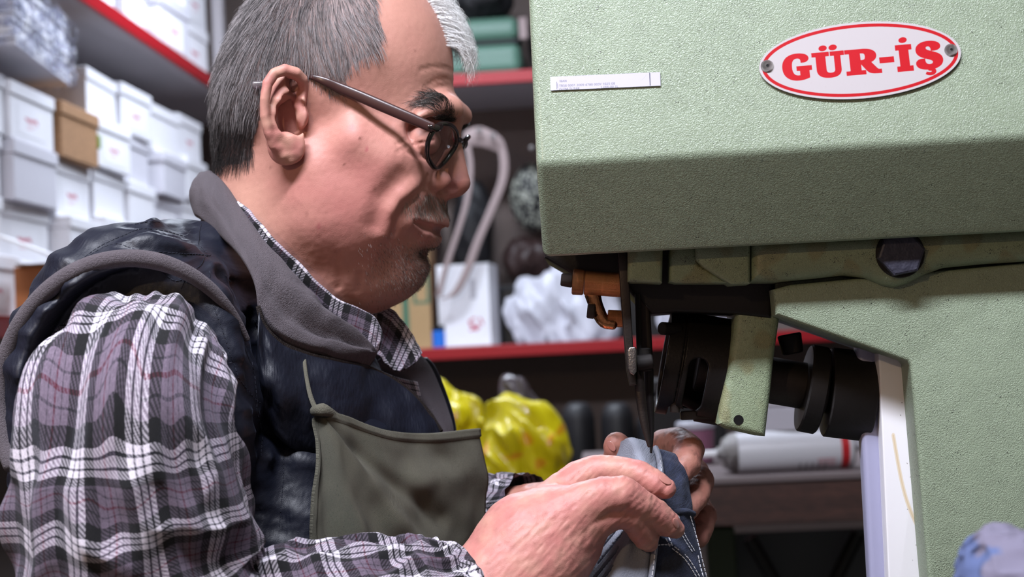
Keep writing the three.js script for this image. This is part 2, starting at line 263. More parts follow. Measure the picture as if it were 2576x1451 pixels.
// ================================================================ shoe boxes
// red script print on the end of a box
const printT = canvasTex(256, 160, (c, w, h) => {
  c.fillStyle = '#e2e1e6'; c.fillRect(0, 0, w, h); const r = rng(5); c.strokeStyle = '#b85468'; c.lineWidth = 6; c.lineCap = 'round';
  c.beginPath(); c.moveTo(70, 70); for (let i = 0; i < 9; i++) c.bezierCurveTo(74 + i * 13, 30 + 20 * r(), 86 + i * 13, 110 - 20 * r(), 84 + i * 13, 66 + 16 * r()); c.stroke();
  c.lineWidth = 3; c.strokeStyle = '#c77a86'; for (let k = 0; k < 2; k++) { c.beginPath(); c.moveTo(84, 104 + k * 14); c.lineTo(170 - k * 30, 100 + k * 14); c.stroke(); }
});
const printM = STD({ map: printT, roughness: 0.7 });
function boxThing(label, category, w, h, d, base, turn, group, opt = {}) {   // w along z for the left shelf: the end with the print faces +x
  const t = thing('shoe_box', label, category, base, group); t.rotation.y = turn; t.rotation.z = opt.roll ?? 0;
  const lidH = h * 0.24, m = opt.mat ?? M.whiteCard;
  own(t, 'box_body', boxG(d, h - lidH, w, 0, (h - lidH) / 2, 0, 0.002), m);
  if (opt.tag) own(t, 'green_tape', boxG(0.03, 0.03, 0.012, d / 2 - 0.01, h * 0.5, -w / 2 - 0.001, 0.003), STD({ color: srgb(120, 150, 50), roughness: 0.5 }), 'scrap of green tape');
  own(t, 'lid', boxG(d + 0.008, lidH, w + 0.008, 0, h - lidH / 2, 0, 0.003), opt.lid ?? m);
  if (opt.print !== false) { const p = own(t, 'print_label', new THREE.PlaneGeometry(w * 0.62, (h - lidH) * 0.7).rotateY(Math.PI / 2), printM, 'reddish script printed on the box end'); p.position.set(d / 2 + 0.0006, (h - lidH) * 0.5, w * 0.03); }
  return t;
}
const ORD = ['first', 'second', 'third', 'fourth', 'fifth', 'sixth', 'seventh', 'eighth', 'ninth', 'tenth'];
const boxLabel = (row, col) => 'white shoe box, ' + ORD[row] + ' from the bottom in the ' + ORD[col] + ' stack from the corner', boxGroup = 'white shoe boxes stacked on the left shelf';
{
  const r = rng(21); let z = SZ - 0.03;
  const cols = []; while (z > -4.5) z -= 0.1; z = -4.0;
  for (let c = 0; z < -2.0; c++) {
    const w = 0.205 + 0.03 * r(); let y = Y_LEFT; let row = 0;
    const top = z + w > -3.02 ? 1.692 : Y_UP - 0.05;
    while (true) {
      const h = 0.104 + 0.018 * r(); if (y + h > top) break;
      const out = (r() - 0.35) * 0.05, d = 0.31 + 0.02 * r();
      const brown = z > -3.3 && z < -2.98 && y > 1.53 && y < 1.645; boxThing(brown ? 'plain brown cardboard box among the white shoe boxes on the left shelf' : boxLabel(row, c), 'box', w - 0.012, h, d, V3(SX - d / 2 - 0.03 + out, y + 0.0008, z + w / 2 + (r() - 0.5) * 0.008), (r() - 0.5) * 0.07, brown ? undefined : boxGroup, brown ? { mat: M.card, print: false, tag: true } : { mat: r() < 0.25 ? M.greyCard : M.whiteCard, print: r() < 0.62 });
      y += h + 0.0022; row++;
    }
    z += w + 0.008;
  }
}

// ================================================================ the shoe stitching machine
// hammered enamel: worm-like wrinkles a millimetre or two wide
const wormT = dataTex(1024, (x, y) => { const wx = x + 0.006 * tileN(x, y, 30, 20), wy = y + 0.006 * tileN(x, y, 30, 21); const a = 1 - Math.abs(tileN(wx, wy, 60, 22)), b = 1 - Math.abs(tileN(wx, wy, 95, 23)); return clamp(0.2 + 0.5 * a * a + 0.28 * b * b * a + 0.12 * tileN(x, y, 130, 24), 0, 1); });
const enamel = (r, g, b) => (x, y) => { const w = 0.5 * tileN(x, y, 46, 22) + 0.3 * tileN(x, y, 6, 25); const s = tileN(x, y, 60, 26) + 0.25 * tileN(x, y, 9, 27) > 0.93 ? 0.35 : 1; const k = (0.95 + 0.07 * w) * s; return [r * k, g * k, b * k]; };
const greenT = dataTex(1024, enamel(0.555, 0.61, 0.52), true);
// the same enamel under oil and dust specks
const grimyT = dataTex(1024, (x, y) => { const c = enamel(0.54, 0.595, 0.48)(x, y), s = tileN(x, y, 110, 28) + 0.5 * tileN(x, y, 12, 29), k = s > 1.02 ? 0.25 : s > 0.92 ? 0.7 : 1, o = sstep(0.1, 0.6, tileN(x, y, 4, 30)); return [c[0] * k * lerp(1, 0.97, o), c[1] * k * lerp(1, 0.9, o), c[2] * k * lerp(1, 0.84, o)]; }, true);
const TILE = 0.1;
M.green = PHY({ map: rep(greenT, 1 / TILE), bumpMap: rep(wormT, 1 / TILE), bumpScale: 0.0003, roughness: 0.4, clearcoat: 0.45, clearcoatRoughness: 0.25 });
M.greenSmooth = PHY({ map: rep(greenT, 1 / TILE), bumpMap: rep(wormT, 1 / TILE), bumpScale: 0.00028, roughness: 0.5, clearcoat: 0.1, clearcoatRoughness: 0.4 });
M.greenGrimy = PHY({ map: rep(grimyT, 1 / TILE), bumpMap: rep(wormT, 1 / TILE), bumpScale: 0.00022, roughness: 0.45, clearcoat: 0.2, clearcoatRoughness: 0.35 });
M.steel = STD({ color: srgb(150, 146, 144), metalness: 1, roughness: 0.32, bumpMap: rep(grainT, 20), bumpScale: 0.0002 });
M.darkSteel = STD({ color: srgb(64, 58, 56), metalness: 0.85, roughness: 0.42, bumpMap: rep(grainT, 15), bumpScale: 0.00008 });
M.blackSteel = STD({ color: srgb(38, 35, 35), metalness: 0.6, roughness: 0.45, bumpMap: rep(grainT, 15), bumpScale: 0.00008 });
M.brass = STD({ color: srgb(190, 132, 90), metalness: 1, roughness: 0.28, roughnessMap: mottleT, bumpMap: rep(grainT, 10), bumpScale: 0.0002 });
M.boltM = STD({ color: srgb(58, 58, 72), metalness: 0.4, roughness: 0.5, bumpMap: rep(mottleT, 30), bumpScale: 0.0004 });
M.diffuser = PHY({ color: srgb(172, 172, 202), roughness: 0.4, transmission: 0.25, thickness: 0 });
const stainT = canvasTex(256, 1024, (c, w, h) => {
  c.fillStyle = '#dfdee2'; c.fillRect(0, 0, w, h); const r = rng(31);
  c.strokeStyle = 'rgba(206,186,150,0.55)'; c.lineWidth = 16; c.lineCap = 'round'; c.beginPath(); c.moveTo(60, 380); c.bezierCurveTo(80, 520, 90, 600, 150, 690); c.bezierCurveTo(170, 730, 190, 800, 200, 880); c.stroke();
  c.lineWidth = 6; c.strokeStyle = 'rgba(196,170,128,0.5)'; c.stroke();
  for (let i = 0; i < 260; i++) { c.fillStyle = `rgba(70,62,56,${0.25 + 0.6 * r()})`; const x = w * (1 - 0.75 * r() * r()), y = h * r(); c.beginPath(); c.ellipse(x, y, 0.8 + 1.6 * r(), 0.8 + 2.4 * r(), r() * 3, 0, 7); c.fill(); }
});
M.channel = STD({ map: stainT, roughness: 0.45 });
const planar = (g, s = 1) => { const p = g.attributes.position, uv = new Float32Array(p.count * 2); for (let i = 0; i < p.count; i++) { uv[i * 2] = (p.getX(i) + 0.37 * p.getZ(i)) * s; uv[i * 2 + 1] = (p.getY(i) + 0.61 * p.getZ(i)) * s; } g.setAttribute('uv', new THREE.BufferAttribute(uv, 2)); return g; };
const unitUV = (g) => { g.computeBoundingBox(); const b = g.boundingBox, p = g.attributes.position, uv = new Float32Array(p.count * 2); for (let i = 0; i < p.count; i++) { uv[i * 2] = (p.getX(i) - b.min.x) / (b.max.x - b.min.x); uv[i * 2 + 1] = (p.getY(i) - b.min.y) / (b.max.y - b.min.y); } g.setAttribute('uv', new THREE.BufferAttribute(uv, 2)); return g; };

const ZF = -0.93, ZC = -0.895;
const machine = thing('stitching_machine', 'green hammered-enamel shoe stitching machine with red and white oval plate', 'machine', V3(0.33, 0, -1.02));
{
  // cover: a folded sheet-metal hood
  const yB = PZ(1342, 412, ZC).y, yE = PZ(1368, 645, ZC - 0.035).y, xL = PZ(1338, 200, ZC).x, xR = 0.72;
  const prof = []; const zT = (y) => ZC - (y - yB) * 0.11;   // upper face leans back a little
  const top = 1.55; prof.push([zT(top) - 0.15, top], [zT(top) - 0.012, top]);
  for (let i = 0; i <= 4; i++) { const a = i / 4 * Math.PI / 2; prof.push([zT(top) - 0.012 + 0.012 * Math.sin(a), top - 0.012 + 0.012 * Math.cos(a) - 0.0001]); }
  const b0 = [zT(yB + 0.003), yB + 0.003], b1 = [ZC, yB], b2 = [ZC - 0.035 * 0.003 / (yB - yE), yB - 0.003];
  prof.push([zT(yB + 0.0065), yB + 0.0065]);
  for (let i = 0; i <= 8; i++) { const t = i / 8; prof.push([0, 1].map((k) => (1 - t) * (1 - t) * b0[k] + 2 * t * (1 - t) * b1[k] + t * t * b2[k])); }
  prof.push([ZC - 0.035 * 0.0065 / (yB - yE), yB - 0.0065], [ZC - 0.035 * (yB - yE - 0.005) / (yB - yE), yE + 0.005]);
  prof.push([ZC - 0.0345, yE + 0.001], [ZC - 0.037, yE], [ZC - 0.041, yE + 0.002], [ZC - 0.046, yE + 0.016], [ZC - 0.155, yE + 0.016], [ZC - 0.16, yE + 0.02]);
  const s = new THREE.Shape(prof.map(([z, y]) => new THREE.Vector2(-z, y)));
  let g = new THREE.ExtrudeGeometry(s, { depth: xR - xL - 0.01, bevelEnabled: true, bevelThickness: 0.005, bevelSize: 0.005, bevelOffset: -0.005, bevelSegments: 4 });
  g.applyMatrix4(new THREE.Matrix4().makeBasis(V3(0, 0, -1), V3(0, 1, 0), V3(1, 0, 0))); g.translate(xL + 0.005, 0, 0);
  part(machine, 'cover', planar(toCreasedNormals(g, 0.5)), M.green);
  // rail casting under the hood, curving round the bolt boss
  part(machine, 'rail', planar(slabG([[1890, 600], [1890, 708], [1960, 708], [2060, 698], [2130, 690], [2180, 697], [2225, 716], [2255, 722], [2290, 712], [2330, 690], [2380, 672], [2480, 662], [2640, 652], [2640, 560]], ZF - 0.016, 0.06, 0.009)), M.greenGrimy);
  part(machine, 'wedge_block', planar(slabG([[1750, 600], [1750, 652], [1770, 672], [1840, 716], [1888, 713], [1888, 600]], ZF - 0.018, 0.05, 0.003)), M.greenGrimy);
  part(machine, 'guide_block', planar(slabG([[1684, 600], [1684, 708], [1700, 712], [1832, 712], [1760, 665], [1748, 600]], ZF - 0.026, 0.05, 0.003)), M.greenGrimy);
  part(machine, 'clamp_block', planar(slabG([[1579, 600], [1579, 708], [1666, 711], [1668, 600]], ZF - 0.018, 0.05, 0.003)), M.greenGrimy);
  part(machine, 'head_frame', planar(slabG([[1369, 648], [1440, 690], [1560, 700], [1590, 742], [1640, 790], [1700, 785], [1850, 790], [1940, 800], [1960, 600], [1372, 600]], ZF - 0.05, 0.085, 0.003)), M.blackSteel, 'black oily machine head frame');
  part(machine, 'side_plate', planar(slabG([[1945, 728], [1990, 716], [2640, 655], [2640, 1560], [2345, 1560], [2290, 918], [2282, 908], [1952, 792]], ZF - 0.027, 0.055, 0.003)), M.greenSmooth);
  part(machine, 'arm_core', planar(slabG([[1950, 610], [1950, 765], [2300, 880], [2640, 880], [2640, 560]], ZF - 0.05, 0.08, 0.003)), M.greenGrimy);
  // pedestal under the side plate, down to the floor
  const pl = PZ(2345, 1451, ZF - 0.05);
  part(machine, 'pedestal', planar(boxG(0.36, 0.93, 0.14, pl.x + 0.18, 0.5, ZF - 0.12, 0.012)), M.greenSmooth);
  part(machine, 'foot_plate', planar(boxG(0.6, 0.04, 0.42, pl.x + 0.2, 0.021, ZF - 0.12, 0.012)), M.greenSmooth);
  // the bolt
  const bc = PZ(2264, 638, ZF - 0.016); const hex = []; for (let i = 0; i < 6; i++) hex.push(new THREE.Vector2(Math.cos(i / 6 * 2 * Math.PI + 0.15) * 0.0138, Math.sin(i / 6 * 2 * Math.PI + 0.15) * 0.0138));
  const hg = new THREE.ExtrudeGeometry(new THREE.Shape(hex), { depth: 0.006, bevelEnabled: true, bevelThickness: 0.0018, bevelSize: 0.0016, bevelSegments: 2 }); hg.translate(bc.x, bc.y, bc.z - 0.002); const bolt = part(machine, 'bolt', planar(toCreasedNormals(hg, 0.4)), M.boltM, 'dark hexagonal bolt head');
  part(bolt, 'washer', cylG(V3(bc.x, bc.y, bc.z - 0.002), V3(bc.x, bc.y, bc.z + 0.0012), 0.0158, 0.0158, 40, 0.0004), M.blackSteel);

  // bracket carrying the shuttle drum
  const br = part(machine, 'drum_bracket', planar(slabG([[1856, 735], [1960, 735], [1962, 800], [1948, 900], [1940, 980], [1926, 1098], [1900, 1096], [1822, 1078], [1806, 1068], [1812, 1020], [1830, 930], [1846, 830]], -0.983, 0.07, 0.005)), M.greenGrimy);
  const hc = PZ(1858, 1056, -0.983); part(br, 'screw_hole', latheG(V3(hc.x, hc.y, hc.z - 0.001), V3(0, 0, 1), [[0, 0.0011], [0.0034, 0.0012], [0.0036, 0]], 20), M.black);
  // drum: a slotted shell on a slanting axis
  const ax = PZ(2160, 1000, -1.025).sub(PZ(1740, 928, -1.025)).normalize(), dc = PZ(1752, 924, -1.025);
  const ay = V3(0, 0, 1).cross(ax).normalize();
  const f = (x, y, z) => {
    const p = V3(x - dc.x, y - dc.y, z - dc.z), u = p.dot(ax), v = p.dot(ay), w = p.z, rr = Math.hypot(v, w);
    let d = Math.max(rr - (0.038 + (u < -0.012 ? -0.0012 : 0)), Math.abs(u) - 0.024); d = smax(d, -Math.max(rr - 0.031, u - 0.02), 0.002);
    const sl = Math.hypot(Math.max(Math.abs(v + 0.012) - 0.012, 0), u + 0.001) - 0.0068; if (w > 0) d = smax(d, -sl, 0.001);
    const low = Math.max(v + 0.03, u - 0.004, Math.abs(u + 0.004) - 0.012); d = Math.max(d, -low);
    d = Math.max(d, -(Math.abs(u + 0.0125) - 0.0008 + Math.max(0, 0.0365 - rr)));
    return d;
  };
  const [lo, hi] = bbox([dc], 0.05); part(machine, 'shuttle_drum', meshField(f, lo, hi, 0.0012), M.blackSteel, 'black slotted shuttle drum');
  part(machine, 'drum_shaft', cylG(dc.clone().addScaledVector(ax, 0.0), dc.clone().addScaledVector(ax, 0.115), 0.0165, 0.0165, 32, 0.001), M.darkSteel);
  part(machine, 'hook', merge([cylG(dc.clone().addScaledVector(ay, -0.02).addScaledVector(ax, -0.018), dc.clone().addScaledVector(ay, -0.033).addScaledVector(ax, 0.02), 0.004, 0.003), boxG(0.02, 0.006, 0.012, dc.x - 0.004, dc.y - 0.033, dc.z + 0.012, 0.001), cylG(dc.clone().add(V3(-0.016, -0.01, 0.02)), dc.clone().add(V3(-0.018, -0.03, 0.022)), 0.0035)]), M.darkSteel);
  const screwS = PZ(1664, 826, -0.99); part(machine, 'drum_screw', cylG(screwS, screwS.clone().add(V3(0.012, -0.001, -0.01)), 0.0045, 0.0045, 20, 0.0006), M.blackSteel);
  const s1 = PZ(2025, 975, -1.02), s2 = PZ(2078, 985, -1.02), s3 = PZ(2190, 998, -1.02);
  part(machine, 'shaft_flange', cylG(s1.clone().addScaledVector(ax, -0.001), s2.clone().addScaledVector(ax, -0.003), 0.031, 0.031, 48, 0.0012), M.blackSteel);
  part(machine, 'shaft_flange', cylG(s2.clone().addScaledVector(ax, 0.0005), s3, 0.0315, 0.0315, 48, 0.001), M.blackSteel);
  const us = PZ(1985, 840, -1.02); part(machine, 'set_screw', cylG(us, us.clone().add(V3(0.002, -0.014, 0)), 0.0085, 0.0075, 20, 0.001), M.blackSteel);
  part(machine, 'shaft_guard', planar(slabG([[1955, 800], [2300, 920], [2300, 860], [2000, 760]], -1.03, 0.05, 0.003)), M.blackSteel);

  // needle side
  part(machine, 'presser_bar', planar(slabG([[1552, 610], [1577, 610], [1593, 870], [1601, 968], [1584, 970], [1576, 930], [1562, 760]], ZF - 0.03, 0.014, 0.001)), M.darkSteel);
  const clip = part(machine, 'presser_clip', planar(slabG([[1579, 880], [1584, 873], [1598, 872], [1602, 880], [1601, 935], [1594, 944], [1585, 938], [1579, 925]], ZF - 0.0295 + 0.004, 0.01, 0.001)), M.steel, 'bright steel clip');
  const sc = PZ(1622, 912, ZF - 0.042); part(clip, 'knurled_screw', merge([cylG(sc.clone().add(V3(-0.006, 0, 0)), sc.clone().add(V3(0.0055, 0.001, 0)), 0.0055, 0.005, 14, 0.0008), cylG(sc.clone().add(V3(0, -0.006, -0.004)), sc.clone().add(V3(0, 0.01, -0.004)), 0.005, 0.005, 12, 0.001)]), M.blackSteel);
  part(machine, 'needle_bar', cylG(PZ(1618, 740, -0.985), PZ(1628, 925, -0.985), 0.0043, 0.0043, 28), M.darkSteel);
  part(machine, 'needle_bar', cylG(PZ(1604, 740, -0.975), PZ(1611, 960, -0.975), 0.002, 0.002, 16), M.blackSteel);
  part(machine, 'presser_foot', tubeG([PZ(1606, 930, -0.975), PZ(1611, 990, -0.974), PZ(1620, 1060, -0.973), PZ(1634, 1122, -0.972)], [0.0032, 0.0036, 0.0028, 0.0014], 10, 6, false, 0.55), M.darkSteel, 'curved dark steel presser foot');
  part(machine, 'needle', tubeG([PZ(1632, 930, -0.985), PZ(1634, 1000, -0.984), PZ(1639, 1080, -0.982), PZ(1638, 1138, -0.979)], [0.0034, 0.0028, 0.0018, 0.0008], 12, 6), M.blackSteel);
  const q0 = PZ(1440, 708, -0.97), q1 = PZ(1575, 718, -0.97);
  const brass = part(machine, 'brass_bushing', merge([cylG(q0, q0.clone().lerp(q1, 0.22), 0.0089, 0.0087, 32, 0.0008), cylG(q0.clone().lerp(q1, 0.225), q1, 0.0083, 0.0083, 32, 0.0004)]), M.brass, 'oily brass bushing');
  part(brass, 'screw', cylG(PZ(1411, 703, -0.97), PZ(1441, 706, -0.97), 0.0044, 0.0048, 12, 0.0008), M.darkSteel);
  part(machine, 'brass_link', tubeG([PZ(1490, 738, -0.972), PZ(1500, 770, -0.972), PZ(1520, 808, -0.972), PZ(1545, 815, -0.972)], [0.0055, 0.0048, 0.0045, 0.004], 12, 5, false, 0.7), M.brass);
  part(machine, 'brass_link', cylG(PZ(1528, 800, -0.975), PZ(1580, 803, -0.975), 0.0058, 0.0058, 24, 0.0006), M.brass);
  part(machine, 'screw', cylG(PZ(1477, 781, -0.968), PZ(1497, 783, -0.968), 0.0052, 0.0052, 12, 0.0008), M.darkSteel);

  // strip lamp (switched off) standing between drum and column
  const strip = part(machine, 'strip_light', unitUV(slabG([[2206, 800], [2345, 800], [2345, 920], [2333, 1600], [2242, 1600]], -0.986, 0.02, 0.0012)), M.channel, 'stained white strip lamp channel, switched off');
  part(strip, 'diffuser', planar(slabG([[2152, 800], [2203, 800], [2243, 1600], [2197, 1600]], -1.0, 0.018, 0.004)), M.diffuser, 'pale lilac plastic diffuser');
  part(strip, 'ridge', planar(slabG([[2207, 800], [2219, 800], [2254, 1600], [2243, 1600]], -0.9895, 0.01, 0.001)), M.white);

  // oval maker's plate, riveted on askew
  const plateT = canvasTex(1536, 640, (c, w, h) => {
    c.fillStyle = '#b6b0b2'; c.fillRect(0, 0, w, h);
    c.strokeStyle = '#b0101c'; c.lineWidth = 26; c.beginPath(); c.ellipse(w / 2, h / 2, w / 2 - 34, h / 2 - 32, 0, 0, 7); c.stroke();
    // letters: heavy slab capitals, drawn as blocks with curves, growing towards the right
    c.fillStyle = '#b4121e';
    const L = (ch, x, y, wd, ht, bold) => { c.save(); c.translate(x, y); c.font = 'bold 400px serif'; const m = c.measureText(ch); c.scale(wd / m.width, ht / 286); c.strokeStyle = '#b4121e'; c.lineWidth = bold; c.lineJoin = 'miter'; c.fillText(ch, 0, 0); c.strokeText(ch, 0, 0); c.restore(); };
    const base = 432;
    L('G', 172, base, 224, 198, 36); L('U', 414, base, 232, 194, 34); L('R', 662, base, 250, 194, 32); c.fillRect(916, 312, 112, 50); L('I', 1052, base, 108, 194, 46); L('S', 1196, base, 200, 206, 40);
    for (const [x, y] of [[497, 194], [574, 194], [1108, 184]]) { c.beginPath(); c.ellipse(x, y, 32, 24, -0.15, 0, 7); c.fill(); }
    c.beginPath(); c.moveTo(1270, 436); c.lineTo(1322, 436); c.quadraticCurveTo(1350, 470, 1316, 492); c.quadraticCurveTo(1280, 506, 1252, 484); c.lineTo(1262, 464); c.quadraticCurveTo(1296, 476, 1302, 462); c.lineTo(1276, 456); c.fill();
    const r = rng(77); for (let i = 0; i < 50; i++) { c.fillStyle = `rgba(120,90,80,${0.12 + 0.25 * r()})`; c.fillRect(w * r(), h * r(), 1 + 4 * r(), 1 + 3 * r()); }
  });
  const pc = PZ(2166, 148, ZC), a = PZ(2421, 124, ZC).distanceTo(PZ(1911, 170, ZC)) / 2, bb = a * 0.395, tilt = Math.atan2(PZ(2397, 122, ZC).y - PZ(1932, 163, ZC).y, PZ(2397, 122, ZC).x - PZ(1932, 163, ZC).x);
  const es = new THREE.Shape(); es.absellipse(0, 0, a, bb, 0, 2 * Math.PI);
  const lean = (g, rot, cx, cy) => { g.rotateZ(rot); g.rotateX(-0.11); g.translate(cx, cy, zT(cy) + 0.0007); return g; };
  const pg = new THREE.ExtrudeGeometry(es, { depth: 0.0008, bevelEnabled: false, curveSegments: 64 }); { const p = pg.attributes.position, uv = pg.attributes.uv; for (let i = 0; i < p.count; i++) uv.setXY(i, p.getX(i) / (2 * a) + 0.5, p.getY(i) / (2 * bb) + 0.5); }
  const plate = part(machine, 'name_plate', lean(toCreasedNormals(pg, 0.5), tilt, pc.x, pc.y), STD({ map: plateT, roughness: 0.35 }), 'white oval plate with red letters and red rim');
  for (const [x, y] of [[1932, 163], [2397, 122]]) { const q = PZ(x, y, ZC); q.z = zT(q.y) + 0.0015; part(plate, 'rivet', latheG(q, V3(0, 0.11, 1), [[0.0008, 0.0006], [0.0009, 0.0016], [0.0016, 0.0018], [0.0032, 0.0012], [0.0041, 0.0002], [0.0041, -0.0006]], 28), M.steel); part(plate, 'rivet_hole', latheG(q, V3(0, 0.11, 1), [[0, 0.0013], [0.0011, 0.0013], [0.0011, 0]], 16), M.black); }
  // paper strip with an account number, taped on
  const ibanT = canvasTex(1120, 160, (c, w, h) => {
    c.fillStyle = '#b9b6c6'; c.fillRect(0, 0, w, h); c.fillStyle = 'rgba(190,190,204,0.6)'; c.fillRect(0, 0, 66, h); c.fillStyle = '#c2c0d0'; c.fillRect(4, 30, 56, h);
    c.fillStyle = '#3c3c46'; c.fillRect(1010, 4, 9, h - 10); c.fillRect(62, 60, 4, 90); c.fillRect(72, 80, 3, 60);
    c.font = '33px sans-serif'; c.fillText('IBAN', 92, 68); c.font = '36px sans-serif'; c.fillText('TR56 0001 2009 4780 003Y 1025 08', 88, 124);
    c.save(); c.beginPath(); c.rect(0, 136, w, 24); c.clip(); c.fillText('GLEM TUTAR', 88, 164); c.fillText('1.000,00 TL', 508, 160); c.restore();
    c.strokeStyle = 'rgba(150,150,165,0.5)'; c.lineWidth = 3; c.beginPath(); c.moveTo(980, 20); c.quadraticCurveTo(960, 70, 920, 90); c.stroke();
  });
  const i0 = PZ(1384, 207, ZC), i1 = PZ(1662, 195, ZC), iw = i1.distanceTo(i0), ih = iw * 0.128;
  part(machine, 'paper_strip', lean(boxG(iw, ih, 0.0004), Math.atan2(i1.y - i0.y, i1.x - i0.x), (i0.x + i1.x) / 2, (i0.y + i1.y) / 2), [M.white, M.white, M.white, M.white, STD({ map: ibanT, roughness: 0.5 }), M.white], 'printed paper strip taped to the hood');
  // red advertising sticker
  const adT = canvasTex(800, 480, (c, w, h) => {
    c.fillStyle = '#b81c2a'; c.fillRect(0, 0, w, h); c.fillStyle = '#c4c0ca'; c.fillRect(14, 254, 404, 62); c.fillStyle = '#c0922a'; c.fillRect(14, 316, 504, 62);
    c.fillStyle = '#22235e'; c.font = 'bold 50px sans-serif'; c.fillText('ALO PAKET', 52, 304); c.fillStyle = '#2a1c12'; c.fillText('0505 660 25 75', 52, 366);
    c.fillStyle = '#e8a53c'; c.font = 'bold 40px sans-serif'; c.fillText('Tatlı', 540, 268); c.fillText('Hamur', 540, 312);
  });
  const k0 = PZ(2430, 0, ZC), k1 = PZ(2436, 54, ZC), kw = PZ(2714, 30, ZC).x - k0.x, kr = 0.055, rs = new THREE.Shape(), kh = kw * 0.6, rr = 0.005;
  rs.moveTo(rr, 0); rs.lineTo(kw - rr, 0); rs.quadraticCurveTo(kw, 0, kw, rr); rs.lineTo(kw, kh - rr); rs.quadraticCurveTo(kw, kh, kw - rr, kh); rs.lineTo(rr, kh); rs.quadraticCurveTo(0, kh, 0, kh - rr); rs.lineTo(0, rr); rs.quadraticCurveTo(0, 0, rr, 0);
  const kg = new THREE.ExtrudeGeometry(rs, { depth: 0.0006, bevelEnabled: false }); { const p = kg.attributes.position, uv = kg.attributes.uv; for (let i = 0; i < p.count; i++) uv.setXY(i, p.getX(i) / kw, p.getY(i) / kh); }
  kg.rotateZ(kr); kg.rotateX(-0.11); kg.translate(k1.x - 0.0005, k1.y - 0.0005, zT(k1.y + 0.02) + 0.0012);
  part(machine, 'advert_magnet', toCreasedNormals(kg, 0.5), STD({ map: adT, roughness: 0.4 }), 'red sticker with white and yellow bars and a phone number');
}

// ================================================================ the man: head
const HPSI = -7.5 * RAD, HO = P(850, 380, 1.09);
const CB = CF.clone().negate();
const HX = CR.clone().multiplyScalar(Math.cos(HPSI)).addScaledVector(CB, -Math.sin(HPSI)), HZ = CR.clone().multiplyScalar(Math.sin(HPSI)).addScaledVector(CB, Math.cos(HPSI)), HY = CU.clone();
const HM = new THREE.Matrix4().makeBasis(HX, HY, HZ).setPosition(HO), HMI = HM.clone().invert();
// picture position -> head coordinates (x forward, y up, z to the man's right) on the sagittal plane z = zl
const HL = (px, py, zl = 0) => { const o = camera.position.clone().applyMatrix4(HMI), r = ray(px, py).transformDirection(HMI); const t = (zl - o.z) / r.z; return [o.x + r.x * t, o.y + r.y * t, zl]; };
const HPX = (x, y, z) => { const q = V3(x, y, z).applyMatrix4(HM).sub(camera.position), d = q.dot(CF); return [IMW / 2 + q.dot(CR) / d * FPX, IMH / 2 - q.dot(CU) / d * FPX]; };
const rotE = (x, y, z, c, r, a) => { const s = Math.sin(a), k = Math.cos(a), dx = x - c[0], dy = y - c[1]; return sdEll(dx * k + dy * s, -dx * s + dy * k, z - c[2], [0, 0, 0], r); };

const hd = {
  cran: HL(860, 185), occ: HL(700, 285), brow: [HL(1139, 280, 0), HL(1131, 277, 0.02), HL(1098, 283, 0.04), HL(1045, 300, 0.054)],
  face: HL(948, 440), cheek: HL(932, 428, 0.034), jowl: HL(868, 520, 0.03), ramus: [HL(790, 430, 0.048), HL(800, 545, 0.042), HL(890, 640, 0.022), HL(985, 685, 0.006)],
  chin: HL(1000, 676), chinB: HL(968, 690), sub: HL(905, 700), neck: [HL(775, 420), HL(700, 800)], neckB: [HL(688, 380), HL(690, 600)],
  max: HL(1050, 540), jawF: HL(1010, 610), noseA: [HL(1126, 322), HL(1146, 395), HL(1152, 458)], ala: HL(1100, 454, 0.0175), col: [HL(1146, 480), HL(1112, 488)],
  nos: HL(1124, 476, 0.0125), nos2: HL(1124, 470, 0.0115),
  eye: HL(1066, 352, 0.031), socket: HL(1096, 338, 0.035), socket2: HL(1122, 342, 0.017), zyg: [HL(1002, 398, 0.036), HL(960, 387, 0.051), HL(900, 350, 0.062)],
  temple: HL(1010, 258, 0.083), ment: HL(1078, 638),
};
const rr = (n, v) => new Array(n).fill(v);
